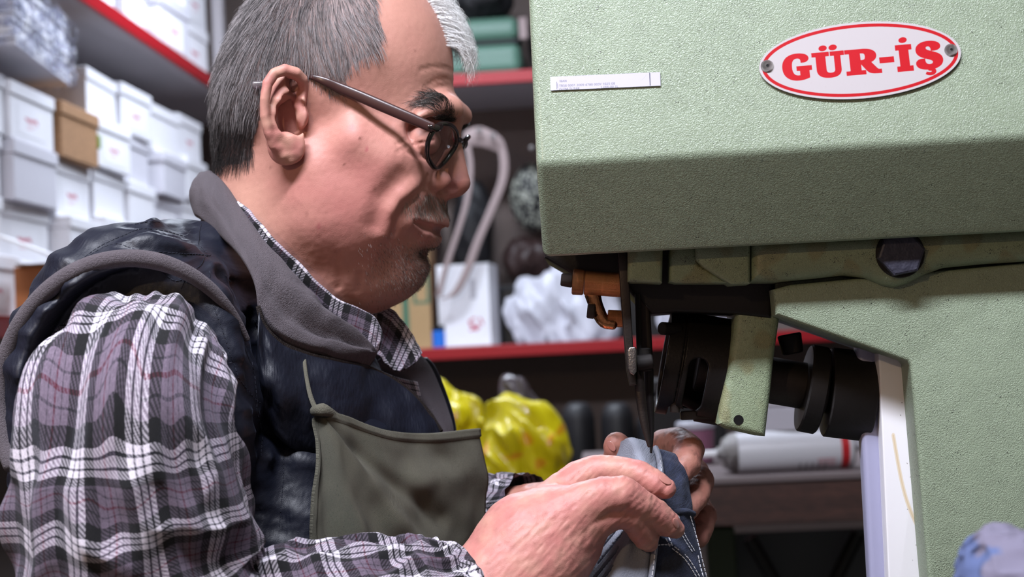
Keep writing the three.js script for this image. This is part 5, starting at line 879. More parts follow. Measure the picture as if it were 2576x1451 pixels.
// ================================================================ the shoe under the needle, toe up, sole to the left
{
  const T = P(1612, 1112, 1.022), Hh = P(1572, 1451, 0.982), Ld = Hh.clone().sub(T).normalize();
  const Sd = CR.clone().multiplyScalar(-0.93).addScaledVector(CB, 0.36); Sd.addScaledVector(Ld, -Sd.dot(Ld)).normalize(); const Wd = Ld.clone().cross(Sd).normalize(); if (Wd.dot(CB) < 0) Wd.negate();
  const toL = inFrame(T, Ld, Sd, Wd);   // l from toe to heel, s out of the sole, w towards the camera side
  const LEN = 0.275, hw = (l) => { const t = l / LEN; if (t <= 0 || t >= 1) return 0; const a = t < 0.2 ? Math.sqrt(1 - ((0.2 - t) / 0.2) ** 2) : 1, b = t > 0.86 ? Math.sqrt(1 - ((t - 0.86) / 0.14) ** 2) : 1; return (0.0455 - 0.009 * sstep(0.35, 0.6, t) + 0.002 * sstep(0.7, 0.9, t)) * Math.min(a, b); };
  const SH = (l) => 0.0165 + 0.0145 * sstep(0.03, 0.15, l);     // sole thickness
  const edge = (l, w) => { let h = hw(clamp(l, 0.004, LEN - 0.004)); const dl = Math.max(0.004 - l, l - (LEN - 0.004), 0); return Math.hypot(Math.max(Math.abs(w) - h, 0), dl) + Math.min(Math.abs(w) - h, 0) * (dl > 0 ? 0 : 1); };
  const sole = (x, y, z) => {
    const [l, s, w] = toL(x, y, z), th = SH(l); let e = edge(l, w);
    const flute = 0.0022 * (0.5 + 0.5 * Math.cos(l / 0.043 * 2 * Math.PI)) * sstep(0.004, 0.012, s) * sstep(th - 0.004, th - 0.011, s);
    let d = smax(e + flute, Math.max(s - th, -s), 0.007);
    // tread: slanting slots cut into the bottom
    const u = (l + 0.55 * w) / 0.0125, k = Math.abs(u - Math.round(u)) * 0.0125 - 0.0018; const cut = Math.max(k, (th - 0.005) - s, 0.006 - Math.abs(w), e + 0.007, 0.06 - l); d = smax(d, -cut, 0.001);
    return d;
  };
  const upW = (l) => Math.max(hw(clamp(l, 0.004, LEN - 0.004)) - 0.0035, 0.002), upH = (l) => 0.036 + 0.038 * sstep(0.02, 0.16, l) + 0.02 * sstep(0.15, 0.25, l);
  const upper = (x, y, z) => {
    const [l, s, w] = toL(x, y, z), a = Math.abs(w) / upW(l), b = Math.max(-s, 0) / upH(l); const n = Math.pow(Math.pow(a, 2.3) + Math.pow(b, 2.3), 1 / 2.3); let d = (n - 1) * Math.min(upW(l), upH(l)) * 0.8;
    d = smax(d, Math.max(s - 0.003, 0.006 - l, l - (LEN - 0.006)), 0.006);
    // ankle opening
    d = smax(d, -Math.max(Math.abs(w) - 0.026, 0.13 - l, l - (LEN - 0.014), s + 0.012), 0.004);
    // apron seam of the vamp
    return d + 0.0006 * noise(x * 70, y * 70, z * 70);
  };
  const shoe = thing('shoe', 'navy leather casual shoe with grey rubber sole held under the needle', 'shoe', P(1600, 1451, 0.96));
  M.sole = STD({ color: srgb(126, 130, 142), roughness: 0.75, bumpMap: rep(grainT, 30), bumpScale: 0.0003 });
  const nubT = dataTex(256, (x, y) => { const k = 0.9 + 0.2 * tileN(x, y, 6, 70) + 0.14 * tileN(x, y, 40, 71); return [0.155 * k, 0.18 * k, 0.265 * k]; }, true);
  M.nubuck = PHY({ map: rep(nubT, 14), roughness: 0.8, bumpMap: rep(fuzzT, 30), bumpScale: 0.0004, sheen: 0.3, sheenColor: new THREE.Color(0.4, 0.45, 0.6) });
  M.stitch = STD({ color: srgb(214, 214, 220), roughness: 0.8 });
  const pts = []; for (let i = 0; i <= 1; i++) for (const s of [-0.1, 0.035]) for (const w of [-0.05, 0.05]) pts.push(T.clone().addScaledVector(Ld, i * LEN).addScaledVector(Sd, s).addScaledVector(Wd, w));
  const bb = bbox(pts, 0.006);
  const soleM = part(shoe, 'sole', meshField(sole, ...bb, 0.0019, { eps: 0.0008 }), M.sole, 'grey rubber sole with slotted tread');
  const up = part(shoe, 'upper', meshField(upper, ...bb, 0.002, { eps: 0.001 }), M.nubuck, 'navy nubuck upper');
  // welt and its seam
  const welt = [], seam = []; for (let i = 2; i <= 40; i++) { const l = LEN * i / 46, w = hw(l); welt.push(T.clone().addScaledVector(Ld, l).addScaledVector(Wd, w + 0.0005).addScaledVector(Sd, 0.0005)); seam.push(T.clone().addScaledVector(Ld, l).addScaledVector(Wd, w + 0.0024).addScaledVector(Sd, 0.0008)); }
  part(soleM, 'welt', tubeG(welt, 0.0022, 8, 2), M.sole);
  const dashes = (curve, step, r, out) => { const L = curve.getLength(), n = Math.floor(L / step); for (let i = 0; i < n; i++) out.push(tubeG([curve.getPointAt((i + 0.15) / n), curve.getPointAt((i + 0.8) / n)], r, 5, 1)); };
  const sg = []; dashes(new THREE.CatmullRomCurve3(seam), 0.0036, 0.00045, sg); const ss = part(soleM, 'seam', merge(sg), M.stitch); ss.userData.kind = 'stuff';
  const lines = [[[1699, 1296], [1716, 1345], [1742, 1388]], [[1706, 1295], [1722, 1342], [1748, 1386]], [[1736, 1296], [1752, 1350], [1764, 1396]], [[1674, 1352], [1686, 1376]], [[1682, 1350], [1692, 1374]], [[1632, 1378], [1660, 1370], [1688, 1370]], [[1690, 1378], [1722, 1405], [1758, 1460]], [[1696, 1374], [1730, 1402], [1766, 1460]], [[1756, 1396], [1762, 1425], [1772, 1460]], [[1763, 1394], [1769, 1424], [1780, 1460]]];
  const ug = []; for (const l of lines) { const q = l.map(([a, b]) => hit(upper, a, b, 0.85, 1.1)).filter(Boolean); if (q.length > 1) { q.forEach((v) => v.addScaledVector(CB, 0.0004)); dashes(new THREE.CatmullRomCurve3(q), 0.0028, 0.0004, ug); } }
  if (ug.length) { const o = part(up, 'stitching', merge(ug), M.stitch, 'white decorative stitching'); o.userData.kind = 'stuff'; }
  const br = [[1686, 1294], [1706, 1287], [1726, 1286], [1744, 1292]].map(([a, b]) => hit(upper, a, b, 0.85, 1.1)).filter(Boolean); if (br.length > 2) part(up, 'braided_loop', tubeG(br, 0.0022, 8, 4), M.nubuck);
}

// ================================================================ things on the shelves and benches behind
const lumps = (f, b, mat, opts) => meshField(f, ...b, opts?.cell ?? 0.006, { eps: 0.003, slack: 0.02, ...opts });
function blobField(c, r, amp, fr, seed, floorY) { return (x, y, z) => { const d = sdEll(x, y, z, [c.x, c.y, c.z], r) - amp * (noise(x * fr + seed, y * fr * 0.6, z * fr) + 0.35 * ridge(noise(x * fr * 1.4 + y * fr * 0.7, y * fr * 0.5 + seed, z * fr * 1.4)) + 0.08 * noise(x * fr * 4, y * fr * 2 + seed, z * fr * 4)); return Math.max(d, floorY - y); }; }
function bagThing(name, label, c, r, amp, fr, seed, floorY, mat, cell = 0.006, cat = 'bag') {
  const b = V3(c.x, floorY, c.z), t = thing(name, label, cat, b); const lo = [c.x - r[0] - 0.04, floorY - 0.01, c.z - r[2] - 0.04], hi = [c.x + r[0] + 0.04, c.y + r[1] + 0.05, c.z + r[2] + 0.04];
  part(t, 'bag_body', meshField(blobField(c, r, amp, fr, seed, floorY), lo, hi, cell, { eps: 0.003, slack: 0.03 }), mat); return t;
}
const topU = Y_UP + 0.018, topL = Y_LOW + 0.018;
M.whitePlastic = PHY({ color: srgb(214, 214, 224), roughness: 0.4, transmission: 0.15, thickness: 0 });
M.leatherBrown = STD({ color: srgb(56, 40, 38), roughness: 0.45 });
M.leatherBlack = STD({ color: srgb(24, 23, 26), roughness: 0.55 });
M.strap = STD({ color: srgb(150, 132, 130), roughness: 0.7 });
M.caseGreen = STD({ color: srgb(84, 118, 102), roughness: 0.45 });
// upper back shelf: suitcase with a black bag on it
{
  const a = P(1040, 172, 4.28), b = P(1312, 172, 4.28), w = b.x - a.x, cx = (a.x + b.x) / 2, z = -4.27 - 0.1, y0 = topU + 0.012;
  const t = thing('suitcase', 'green hard-shell suitcase lying on the upper back shelf', 'suitcase', V3(cx, topU, z));
  own(t, 'shell', boxG(w, 0.095, 0.24, 0, 0.012 + 0.0475, 0, 0.03), M.caseGreen); own(t, 'shell', boxG(w * 0.985, 0.075, 0.235, 0, 0.113 + 0.0375, 0, 0.03), M.caseGreen);
  own(t, 'seam', boxG(w * 0.97, 0.012, 0.225, 0, 0.11, 0, 0.004), M.dark); const h = own(t, 'handle', boxG(0.09, 0.03, 0.02, -0.045, 0.145, 0.122, 0.008), M.black); own(h, 'handle_mount', boxG(0.12, 0.014, 0.008, -0.045, 0.145, 0.116, 0.003), M.black);
  for (const x of [-0.1, 0.07]) own(t, 'foot', boxG(0.03, 0.014, 0.03, x, 0.007, 0.07, 0.003), M.caseGreen);
  bagThing('travel_bag', 'black travel bag lying on top of the green suitcase', V3(cx - 0.02, topU + 0.26, z), [0.16, 0.07, 0.11], 0.01, 12, 3, topU + 0.193, M.leatherBlack);
  const h2 = P(1311, 52, 4.2), bp = bagThing('backpack', 'dark backpack beside the green suitcase on the upper back shelf', V3(b.x + 0.14, topU + 0.12, z), [0.115, 0.17, 0.1], 0.012, 10, 9, topU, M.leatherBlack);
  part(bp, 'luggage_tag', boxG(0.024, 0.065, 0.006, h2.x, h2.y, z + 0.112, 0.002), M.strap, 'pale grey luggage tag');
}
// lower back shelf
{
  const a = P(1112, 872, 4.25), w = P(1246, 872, 4.25).x - a.x, h = P(1170, 662, 4.25).y - a.y, y0 = topL;
  const bx = thing('upright_box', 'white box standing upright on the lower back shelf', 'box', V3(a.x + w / 2, y0, a.z - 0.06)); bx.rotation.y = -0.12;
  own(bx, 'box_body', boxG(w, h, 0.13, 0, h / 2, 0, 0.002), M.white);
  const lt = canvasTex(200, 320, (c) => { c.fillStyle = '#e6e5ea'; c.fillRect(0, 0, 200, 320); c.fillStyle = '#8b8792'; for (let i = 0; i < 9; i++) c.fillRect(128, 60 + i * 9, 22, 5); c.strokeStyle = '#b8475c'; c.lineWidth = 7; c.beginPath(); c.arc(140, 230, 16, 0.3, 5); c.moveTo(150, 262); c.quadraticCurveTo(120, 250, 118, 222); c.moveTo(160, 212); c.lineTo(172, 240); c.moveTo(118, 262); c.lineTo(160, 250); c.stroke(); });
  own(bx, 'printed_face', new THREE.PlaneGeometry(w * 0.98, h * 0.98).translate(0, h / 2, 0.0656), STD({ map: lt, roughness: 0.6 }), 'front with grey bars and a red mark');
  own(bx, 'lid', boxG(w + 0.006, h * 0.98, 0.035, 0, h / 2, -0.05, 0.002), M.greyCard);
  // cardboard carton with green print
  const c0 = P(935, 872, 4.27), c1 = P(1092, 872, 4.27), cw = c1.x - c0.x, ch = P(1000, 590, 4.27).y - c0.y;
  const ct = canvasTex(320, 560, (c) => { c.fillStyle = '#a88a62'; c.fillRect(0, 0, 320, 560); c.fillStyle = '#3f6b55'; c.fillRect(176, 0, 32, 560); c.strokeStyle = '#3f6b55'; c.lineWidth = 14; c.strokeRect(20, 200, 80, 120); c.strokeRect(240, 190, 70, 140); c.fillStyle = '#9a7c56'; c.fillRect(0, 270, 320, 4); });
  const cb = thing('carton', 'brown cardboard carton with green stripes behind the chin of the man', 'box', V3((c0.x + c1.x) / 2, topL, -4.29)); own(cb, 'carton_body', boxG(cw, ch, 0.18, 0, ch / 2, -0.01, 0.002), M.card); own(cb, 'printed_face', new THREE.PlaneGeometry(cw * 0.995, ch * 0.995).translate(0, ch / 2, 0.0808), STD({ map: ct, roughness: 0.85 }));
  const bl = P(1098, 830, 4.24); const bt = thing('polish_tin', 'bright blue tin between carton and white box on the back shelf', 'tin', V3(bl.x, topL, bl.z - 0.02)); own(bt, 'tin', cylG(V3(0, 0, 0), V3(0, 0.05, 0), 0.024, 0.024, 24, 0.003), STD({ color: srgb(40, 110, 205), roughness: 0.3 })); own(bt, 'lid', cylG(V3(0, 0.051, 0), V3(0, 0.066, 0), 0.0245, 0.0245, 24, 0.003), M.black);
  const wb = P(1420, 790, 4.27); bagThing('plastic_bag', 'crumpled white plastic bag on the lower back shelf behind the needle', V3(wb.x, topL + 0.09, -4.285), [0.165, 0.125, 0.075], 0.02, 11, 4, topL, M.whitePlastic, 0.0055);
  const wb2 = P(1640, 800, 4.3); bagThing('plastic_bag', 'white plastic bag further right on the lower back shelf', V3(wb2.x + 0.13, topL + 0.08, -4.285), [0.11, 0.1, 0.075], 0.018, 12, 14, topL, M.whitePlastic, 0.007);
  const lb = P(1300, 645, 4.3); bagThing('handbag', 'dark brown leather handbag above the white plastic bag', V3(lb.x + 0.02, lb.y, -4.5), [0.08, 0.07, 0.06], 0.008, 14, 6, lb.y - 0.075, M.leatherBrown);
  // what the upper bags stand on: a black crate
  const cr = thing('crate', 'black crate carrying dark bags on the lower back shelf', 'crate', V3(lb.x + 0.1, topL, -4.5)); const cy = lb.y - 0.077 - topL; own(cr, 'crate_body', boxG(0.94, cy, 0.11, 0, cy / 2, 0, 0.006), M.black); own(cr, 'rim', boxG(0.95, 0.02, 0.12, 0, cy - 0.011, 0, 0.004), M.dark);
  const fb = P(1310, 470, 4.3); const flT = dataTex(256, (x, y) => { const v = tileN(x, y, 9, 90) + 0.5 * tileN(x, y, 20, 91); return v > 0.12 ? [0.62, 0.63, 0.58] : [0.07, 0.07, 0.09]; }, true);
  bagThing('handbag', 'black handbag with pale flower pattern hanging left of the machine', V3(fb.x + 0.02, fb.y - 0.01, -4.5), [0.065, 0.11, 0.05], 0.006, 12, 8, fb.y - 0.125, STD({ map: rep(flT, 7), roughness: 0.6 }));
  const db = P(1184, 540, 4.5); bagThing('handbag', 'plain black handbag behind the beige strap', V3(db.x, lb.y + 0.1, -4.5), [0.066, 0.17, 0.06], 0.008, 10, 12, lb.y - 0.0765, M.leatherBlack);
  const db2 = P(1100, 500, 4.36); bagThing('handbag', 'dark brown bag behind the face of the man', V3(db2.x - 0.1, lb.y + 0.08, -4.5), [0.09, 0.14, 0.06], 0.008, 10, 15, lb.y - 0.0765, M.leatherBrown, 0.008);
  const sp = (l) => l.map(([x, y]) => P(x, y, 4.2)); const off = (l, dx) => l.map(([x, y]) => P(x + dx, y, 4.2));
  const s1 = [[1168, 345], [1200, 332], [1238, 345], [1256, 395], [1254, 450], [1224, 530], [1190, 610], [1160, 690], [1128, 742], [1098, 752]], s2 = [[1168, 360], [1176, 420], [1168, 500], [1142, 590], [1112, 680], [1096, 745]];
  const st = thing('bag_strap', 'beige leather bag strap looping down in front of the white box', 'strap', sp([[1100, 752]])[0]);
  part(st, 'strap', bandG(sp(s1), off(s1, 22), CB, 0.004, 0.001, 50, 6), M.strap); part(st, 'strap', bandG(sp(s2), off(s2, 15), CB, 0.004, 0.001, 40, 6), M.strap); part(st, 'strap_flap', bandG(sp([[1168, 330], [1205, 318], [1250, 335]]), sp([[1165, 372], [1205, 368], [1258, 385]]), CB, 0.005, 0.006, 20, 8), M.strap);
  for (const [x, y] of [[1205, 328], [1240, 342], [1338, 372]]) { const q = P(x, y, 4.17); part(st, 'rivet', new THREE.SphereGeometry(0.009, 16, 12).translate(q.x, q.y, q.z), M.steel, 'shiny rivet'); }
}
// left shelf: paper bundle, loose lid, things above
{
  const r = rng(64); const q = P(140, 150, 2.72); const yb = 1.694; const t = thing('paper_bundle', 'stack of white brochures in shiny plastic wrap on top of the boxes', 'paper', V3(SX - 0.13, yb + 0.008, -2.72));
  t.rotation.y = 0.12; for (let i = 0; i < 11; i++) own(t, 'brochure', boxG(0.26 + 0.012 * r(), 0.0105, 0.4 + 0.016 * r(), 0.006 * (r() - 0.5), 0.006 + i * 0.0118, 0.01 * (r() - 0.5), 0.002), i % 3 ? M.whiteCard : M.greyCard);
  const f = (x, y, z) => { const qx = Math.abs(x) - 0.142, qy = Math.abs(y - 0.066) - 0.068, qz = Math.abs(z) - 0.215; const d = Math.hypot(Math.max(qx, 0), Math.max(qy, 0), Math.max(qz, 0)) + Math.min(Math.max(qx, qy, qz), 0); return Math.abs(d - 0.004 - 0.005 * noise(x * 9, y * 20, z * 9) - 0.002 * ridge(noise(x * 20, y * 30, z * 20))) - 0.0012; };
  const wrap = meshField(f, [-0.17, -0.004, -0.25], [0.17, 0.17, 0.25], 0.005, { eps: 0.003, slack: 0.02 }); own(t, 'plastic_wrap', wrap, PHY({ color: srgb(240, 242, 250), roughness: 0.12, transmission: 0.9, thickness: 0 }), 'clear crinkled wrap');
  // boxes on the upper shelf
  let z = -4.05; for (let i = 0; z < -2.5; i++) { const w = 0.22 + 0.02 * r(); let y = Y_UP + 0.0185; for (let k = 0; k < 2; k++) { const h = 0.13 + 0.02 * r(); boxThing('white shoe box, ' + (k ? 'top' : 'bottom') + ' of the ' + ORD[i] + ' pair from the corner, upper shelf', 'box', w - 0.015, h, 0.3, V3(SX - 0.17 + 0.03 * (r() - 0.5), y, z + w / 2), 0.14 * (r() - 0.5), 'white shoe boxes on the upper left shelf', { print: r() < 0.3, mat: r() < 0.5 ? M.whiteCard : M.greyCard }); y += h + 0.002; } z += w + 0.02 + (i % 2 ? 0.05 : 0); }
  // fallen lid and an orange carton low at the left
  const l0 = P(55, 640, 2.52); const ld = thing('box_lid', 'white box lid leaning open at the lower left by the shelf edge', 'lid', V3(l0.x + 0.02, Y_LEFT + 0.008, l0.z)); ld.rotation.set(0.05, 0.25, -0.42); own(ld, 'lid_top', boxG(0.2, 0.004, 0.16, 0, 0.1, 0), M.white); own(ld, 'lid_edge', boxG(0.004, 0.03, 0.16, 0.098, 0.086, 0), M.white);
  const oc = P(118, 668, 2.62); const o = thing('carton', 'small orange-brown carton beside the leaning lid at the left', 'box', V3(oc.x - 0.02, Y_LEFT + 0.0008, oc.z)); own(o, 'carton_body', boxG(0.06, 0.09, 0.06, 0, 0.045, 0, 0.002), STD({ color: srgb(176, 110, 66), roughness: 0.8 })); own(o, 'flap', boxG(0.06, 0.003, 0.05, 0.01, 0.092, 0.02), M.card);
}
// ================================================================ benches
{
  const p0 = P(1452, 1196, 2.32), top = P(1950, 1194, 2.3).y, x0 = p0.x, x1 = 1.25, zf = -2.33;
  const t = thing('workbench', 'dark red-brown wooden workbench behind the machine', 'bench', V3((x0 + x1) / 2, 0, zf - 0.35));
  part(t, 'bench_top', boxG(x1 - x0, 0.012, 0.7, (x0 + x1) / 2, top - 0.006, zf - 0.348, 0.003), STD({ color: srgb(112, 100, 100), roughness: 0.5 }), 'scuffed grey top');
  part(t, 'apron_board', boxG(x1 - x0 - 0.01, 0.066, 0.025, (x0 + x1) / 2, top - 0.046, zf - 0.016, 0.002), M.wood);
  for (const x of [x0 + 0.05, x1 - 0.05]) for (const z of [zf - 0.06, zf - 0.64]) part(t, 'leg', boxG(0.06, top - 0.085, 0.06, x, (top - 0.085) / 2, z, 0.004), M.wood);
  // spray can lying on the bench
  const a = P(1800, 1146, 2.36), b = P(2142, 1140, 2.36), rr0 = a.distanceTo(b) * 0.148, ax = b.clone().sub(a).setY(0).normalize(), L = a.distanceTo(b); const base = V3(a.x, top + rr0 + 0.0006, a.z);
  const canT = canvasTex(512, 256, (c) => { c.fillStyle = '#d9d8dd'; c.fillRect(0, 0, 512, 256); c.fillStyle = '#c0272d'; c.fillRect(0, 8, 512, 18); c.fillStyle = '#c98a92'; c.font = 'bold 20px sans-serif'; for (const x of [40, 296]) for (let i = 0; i < 4; i++) c.fillRect(x + i * 12, 40, 6, 40); c.fillStyle = '#8f8d92'; for (const x of [60, 316]) for (let i = 0; i < 5; i++) c.fillRect(x, 60 + i * 14, 90 - 12 * i, 5); c.fillStyle = '#55504e'; c.beginPath(); c.ellipse(330, 110, 100, 90, 0, 0, 7); c.fill(); });
  const can = thing('spray_can', 'white spray can with red ring lying on the workbench', 'spray can', base.clone());
  let cg = new THREE.LatheGeometry([[0.001, 0.0], [rr0 * 0.3, 0.002], [rr0 * 0.36, L * 0.04], [rr0 * 0.72, L * 0.05], [rr0 * 0.78, L * 0.075], [rr0 * 0.9, L * 0.09], [rr0, L * 0.14], [rr0, L * 0.15]].map((p) => new THREE.Vector2(...p)), 40); const q = new THREE.Quaternion().setFromUnitVectors(V3(0, 1, 0), ax);
  own(can, 'shoulder', cg.applyQuaternion(q), M.steel, 'bright metal shoulder'); let body2 = new THREE.LatheGeometry([[rr0, L * 0.15], [rr0, L * 0.985]].map((p) => new THREE.Vector2(...p)), 40); own(can, 'can_base', latheG(ax.clone().multiplyScalar(L * 0.985), ax, [[rr0, 0], [rr0 * 0.95, L * 0.015], [0, L * 0.012]]), M.steel); own(can, 'can_body', toCreasedNormals(body2, 0.6).applyQuaternion(q), STD({ map: canT, roughness: 0.35, metalness: 0.2 }));
  own(can, 'nozzle', cylG(ax.clone().multiplyScalar(-0.022), ax.clone().multiplyScalar(0.004), 0.006, 0.006, 16, 0.001), M.white);
  // behind the can: purple tub, black boxes, dark bottle
  const pt = P(1752, 1120, 2.6); const tub = thing('tub', 'dull purple tub behind the fingers on the workbench', 'tub', V3(pt.x, top + 0.0006, pt.z)); own(tub, 'tub_body', cylG(V3(0, 0, 0), V3(0, 0.06, 0), 0.03, 0.034, 28, 0.003), STD({ color: srgb(128, 82, 104), roughness: 0.5 })); own(tub, 'lid', cylG(V3(0, 0.061, 0), V3(0, 0.075, 0), 0.036, 0.036, 28, 0.003), STD({ color: srgb(170, 170, 180), roughness: 0.4 }));
  const kb = P(1730, 1080, 2.75); const bxk = thing('tool_case', 'black tool case standing at the back of the workbench', 'case', V3(kb.x, top + 0.0006, kb.z - 0.05)); own(bxk, 'case_body', boxG(0.15, 0.12, 0.1, 0, 0.06, 0, 0.008), M.black); own(bxk, 'case_lid', boxG(0.152, 0.03, 0.102, 0, 0.136, 0, 0.008), M.dark);
  const wc = P(2090, 1075, 2.75); const wx = thing('white_tray', 'grey-white tray seen below the machine shaft at the back of the bench', 'tray', V3(wc.x, top + 0.0006, wc.z - 0.05)); own(wx, 'tray_body', boxG(0.3, 0.09, 0.14, 0, 0.045, 0, 0.01), M.greyCard); own(wx, 'rim', boxG(0.31, 0.012, 0.15, 0, 0.096, 0, 0.004), M.white);
  // old treadle stand below
  const gl = P(1820, 1400, 2.5); const tr = thing('treadle_stand', 'olive green cast-iron machine stand under the workbench', 'stand', V3(gl.x, 0, gl.z - 0.05)); const ht = top - 0.11;
  own(tr, 'leg', boxG(0.05, ht, 0.04, 0, ht / 2, 0, 0.006), STD({ color: srgb(70, 84, 62), roughness: 0.5 })); own(tr, 'leg', boxG(0.05, ht, 0.04, 0.34, ht / 2, 0, 0.006), STD({ color: srgb(40, 44, 40), roughness: 0.5 }));
  own(tr, 'brace', cylG(V3(0.05, ht - 0.02, 0.02), V3(0.14, ht - 0.2, 0.02), 0.012), M.black); own(tr, 'brace', cylG(V3(0.24, ht - 0.02, 0.02), V3(0.14, ht - 0.2, 0.02), 0.012), M.black); own(tr, 'panel', boxG(0.34, 0.12, 0.01, 0.17, ht - 0.08, -0.04), STD({ color: srgb(96, 100, 104), roughness: 0.6 }));
}
{
  // low cabinet with the yellow bag and pairs of black boots
  const top = P(1300, 1262, 2.75).y, x0 = P(1000, 1262, 2.75).x, x1 = P(1440, 1262, 2.5).x, z0 = -2.62; const t = thing('low_cabinet', 'dark low cabinet under the yellow bag', 'cabinet', V3((x0 + x1) / 2, 0, z0 - 0.25));
  part(t, 'cabinet_body', boxG(x1 - x0, top - 0.02, 0.5, (x0 + x1) / 2, (top - 0.02) / 2, z0 - 0.25, 0.004), M.dark); part(t, 'cabinet_top', boxG(x1 - x0 + 0.02, 0.02, 0.52, (x0 + x1) / 2, top - 0.0095, z0 - 0.25, 0.004), M.wood);
  const dr = part(t, 'door', boxG((x1 - x0) * 0.96, top - 0.12, 0.015, (x0 + x1) / 2, (top - 0.02) / 2, z0 + 0.0078, 0.003), M.dark); part(dr, 'knob', new THREE.SphereGeometry(0.012, 14, 10).translate(x1 - 0.06, top * 0.7, z0 + 0.022), M.steel);
  const yT = dataTex(256, (x, y) => { const o = 0.6 * sstep(0.45, 0.6, tileN(x, y, 4, 95)); return [0.86, lerp(0.8, 0.5, o), lerp(0.05, 0.12, o)]; }, true);
  M.yellow = PHY({ map: rep(yT, 4), roughness: 0.35, transmission: 0.25, thickness: 0, clearcoat: 0.3 });
  const yc = P(1310, 1140, 2.8); bagThing('plastic_bag', 'bright yellow plastic bag slumped on the low cabinet', V3(yc.x, yc.y - 0.015, yc.z - 0.02), [0.09, 0.12, 0.08], 0.026, 9, 2, top + 0.0008, M.yellow, 0.005);
  const y2 = P(1160, 1080, 2.98); bagThing('plastic_bag', 'smaller yellow plastic bag half hidden by the apron', V3(y2.x - 0.03, y2.y, y2.z - 0.0), [0.07, 0.09, 0.06], 0.018, 14, 22, top + 0.0008, M.yellow, 0.006);
  const cw = P(1270, 1050, 2.95); bagThing('plastic_bag', 'clear shiny plastic bag behind the yellow bag', V3(cw.x + 0.02, cw.y - 0.03, cw.z - 0.1), [0.06, 0.11, 0.04], 0.014, 16, 42, top + 0.0008, PHY({ color: srgb(96, 88, 92), roughness: 0.15, transmission: 0.3, thickness: 0 }), 0.006);
}
{ // black boots in a row beside the bag, on a rack
  const q0 = P(1465, 1190, 3.35), rackY = P(1500, 1225, 3.35).y; const rk = thing('boot_rack', 'dark wooden rack carrying the row of black boots', 'rack', V3(q0.x + 0.1, 0, -3.42)); own(rk, 'board', boxG(0.5, 0.02, 0.24, 0, rackY - 0.011, 0, 0.003), M.wood); for (const x of [-0.22, 0.22]) own(rk, 'leg', boxG(0.03, rackY - 0.022, 0.2, x, (rackY - 0.022) / 2, 0), M.wood);
  const prof = (h) => [[0.001, 0], [0.036, 0.0], [0.038, 0.01], [0.037, h * 0.5], [0.036, h * 0.8], [0.03, h * 0.93], [0.018, h * 0.99], [0.001, h]].map((p) => new THREE.Vector2(...p));
  [[1462, 1012], [1562, 1012], [1650, 1040]].forEach(([x, y], i) => { const c = P(x, 1225, 3.35), h = P(x, y, 3.35).y - rackY; const b = thing('boot', ['black leather boot with its toe up, left one beside the yellow bag', 'black leather boot with its toe up, right beside the first', 'black leather boot behind the needle'][i], 'boot', V3(c.x, rackY + 0.0004, -3.4)); const g = new THREE.LatheGeometry(prof(h), 28); g.scale(1.1, 1, 1.3); own(b, 'boot_upper', g, M.leatherBlack); own(b, 'boot_sole', boxG(0.06, h * 0.9, 0.016, 0, h * 0.47, -0.05, 0.007), M.black); });
}
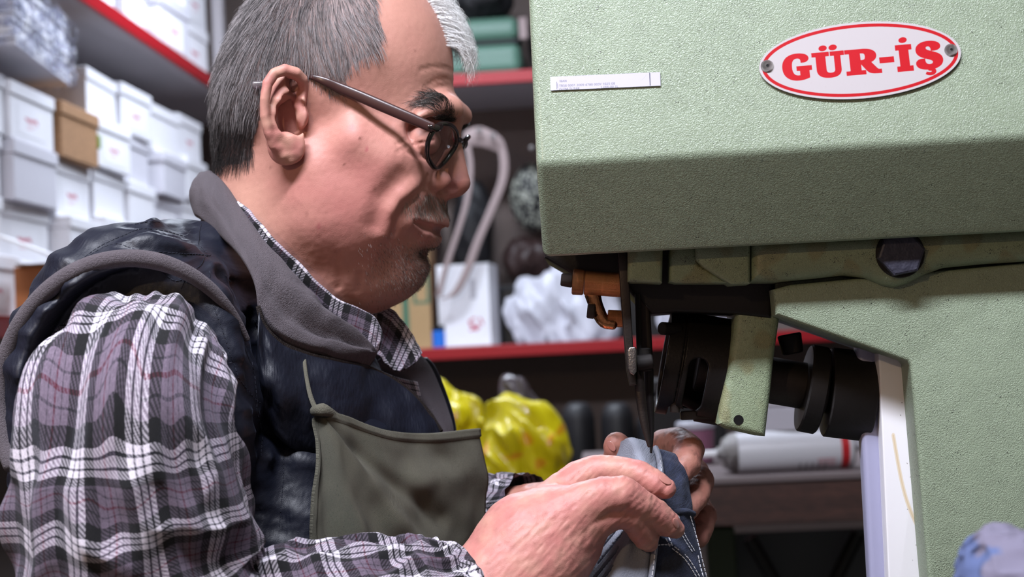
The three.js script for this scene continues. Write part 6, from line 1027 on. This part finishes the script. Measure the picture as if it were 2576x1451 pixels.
// grey-blue cloth on a stool in the near foreground
{
  const c = P(2545, 1480, 0.62); const f = (x, y, z) => { const d = sdEll(x, y, z, [c.x, c.y, c.z], [0.022, 0.023, 0.03]); const e = sdEll(x, y, z, [c.x - 0.004, c.y + 0.006, c.z - 0.004], [0.012, 0.019, 0.02]); return Math.max(smin(d, e, 0.01) - 0.002 * ridge(noise(x * 60, y * 60, z * 60)), c.y - 0.02 - y); };
  const st = thing('stool', 'small wooden stool in the near foreground', 'stool', V3(c.x, 0, c.z)); const sy = c.y - 0.02; own(st, 'seat', cylG(V3(0, sy - 0.03, 0), V3(0, sy, 0), 0.06, 0.06, 32, 0.004), M.wood); for (let i = 0; i < 3; i++) { const a = i * 2.1; own(st, 'leg', cylG(V3(Math.cos(a) * 0.035, sy - 0.03, Math.sin(a) * 0.035), V3(Math.cos(a) * 0.1, 0, Math.sin(a) * 0.1), 0.012), M.wood); }
  single('cloth', meshField(f, [c.x - 0.05, c.y - 0.025, c.z - 0.05], [c.x + 0.05, c.y + 0.05, c.z + 0.05], 0.002, { color: (x, y, z) => x < c.x - 0.012 + 0.01 * noise(x * 50, y * 50, z * 50) ? srgb(78, 90, 128).toArray() : srgb(104, 100, 118).toArray() }), STD({ vertexColors: true, roughness: 0.95 }), 'bunched grey and blue cloth in the near corner below the machine', 'cloth', V3(c.x, c.y - 0.02, c.z));
}
// ================================================================ the man below the bib: seat and legs (out of the picture)
{
  M.trousers = STD({ color: srgb(52, 54, 64), roughness: 0.9 });
  const hip = P(560, 1900, 1.1); hip.y = 0.58; const B = [V3(hip.x, 0.6, hip.z), V3(hip.x + 0.02, 0.7, hip.z)];
  const legs = []; for (const s of [-1, 1]) { const o = TL.clone().multiplyScalar(s * 0.09), k = hip.clone().add(o).addScaledVector(TF, 0.2).setY(0.52), a = hip.clone().add(o).addScaledVector(TF, 0.1).setY(0.09); legs.push({ h: ptsOf(hip.clone().add(o)), k: ptsOf(k), a: ptsOf(a), t: ptsOf(a.clone().addScaledVector(TF, 0.12).setY(0.045)) }); }
  const f = (x, y, z) => { let d = sdCap(x, y, z, ptsOf(B[0]), ptsOf(B[1]), 0.13, 0.13); for (const l of legs) { d = smin(d, sdCap(x, y, z, l.h, l.k, 0.085, 0.06), 0.04); d = smin(d, sdCap(x, y, z, l.k, l.a, 0.058, 0.045), 0.02); } return Math.max(d, 0.06 - y); };
  const bb = bbox([...B, ...legs.flatMap((l) => [l.h, l.k, l.a])], 0.15); part(man, 'trousers', meshField(f, ...bb, 0.012, { eps: 0.006 }), M.trousers);
  for (const l of legs) part(man, 'work_shoe', tubeG([V3(l.a[0], 0.045, l.a[2]).addScaledVector(TF, -0.05), V3(...l.a).setY(0.045), V3(...l.t)], [0.042, 0.045, 0.042], 16, 6, false, 1), M.leatherBlack);
  const s = thing('work_stool', 'round wooden stool under the man', 'stool', V3(hip.x, 0, hip.z).addScaledVector(TF, -0.09).setY(0)); own(s, 'seat', cylG(V3(0, 0.4, 0), V3(0, 0.43, 0), 0.1, 0.1, 36, 0.006), M.wood); for (let i = 0; i < 4; i++) { const a = i * Math.PI / 2 + 0.6; own(s, 'leg', cylG(V3(Math.cos(a) * 0.07, 0.4, Math.sin(a) * 0.07), V3(Math.cos(a) * 0.08, 0, Math.sin(a) * 0.08), 0.016), M.wood); }
}
renderer.render(scene, camera);
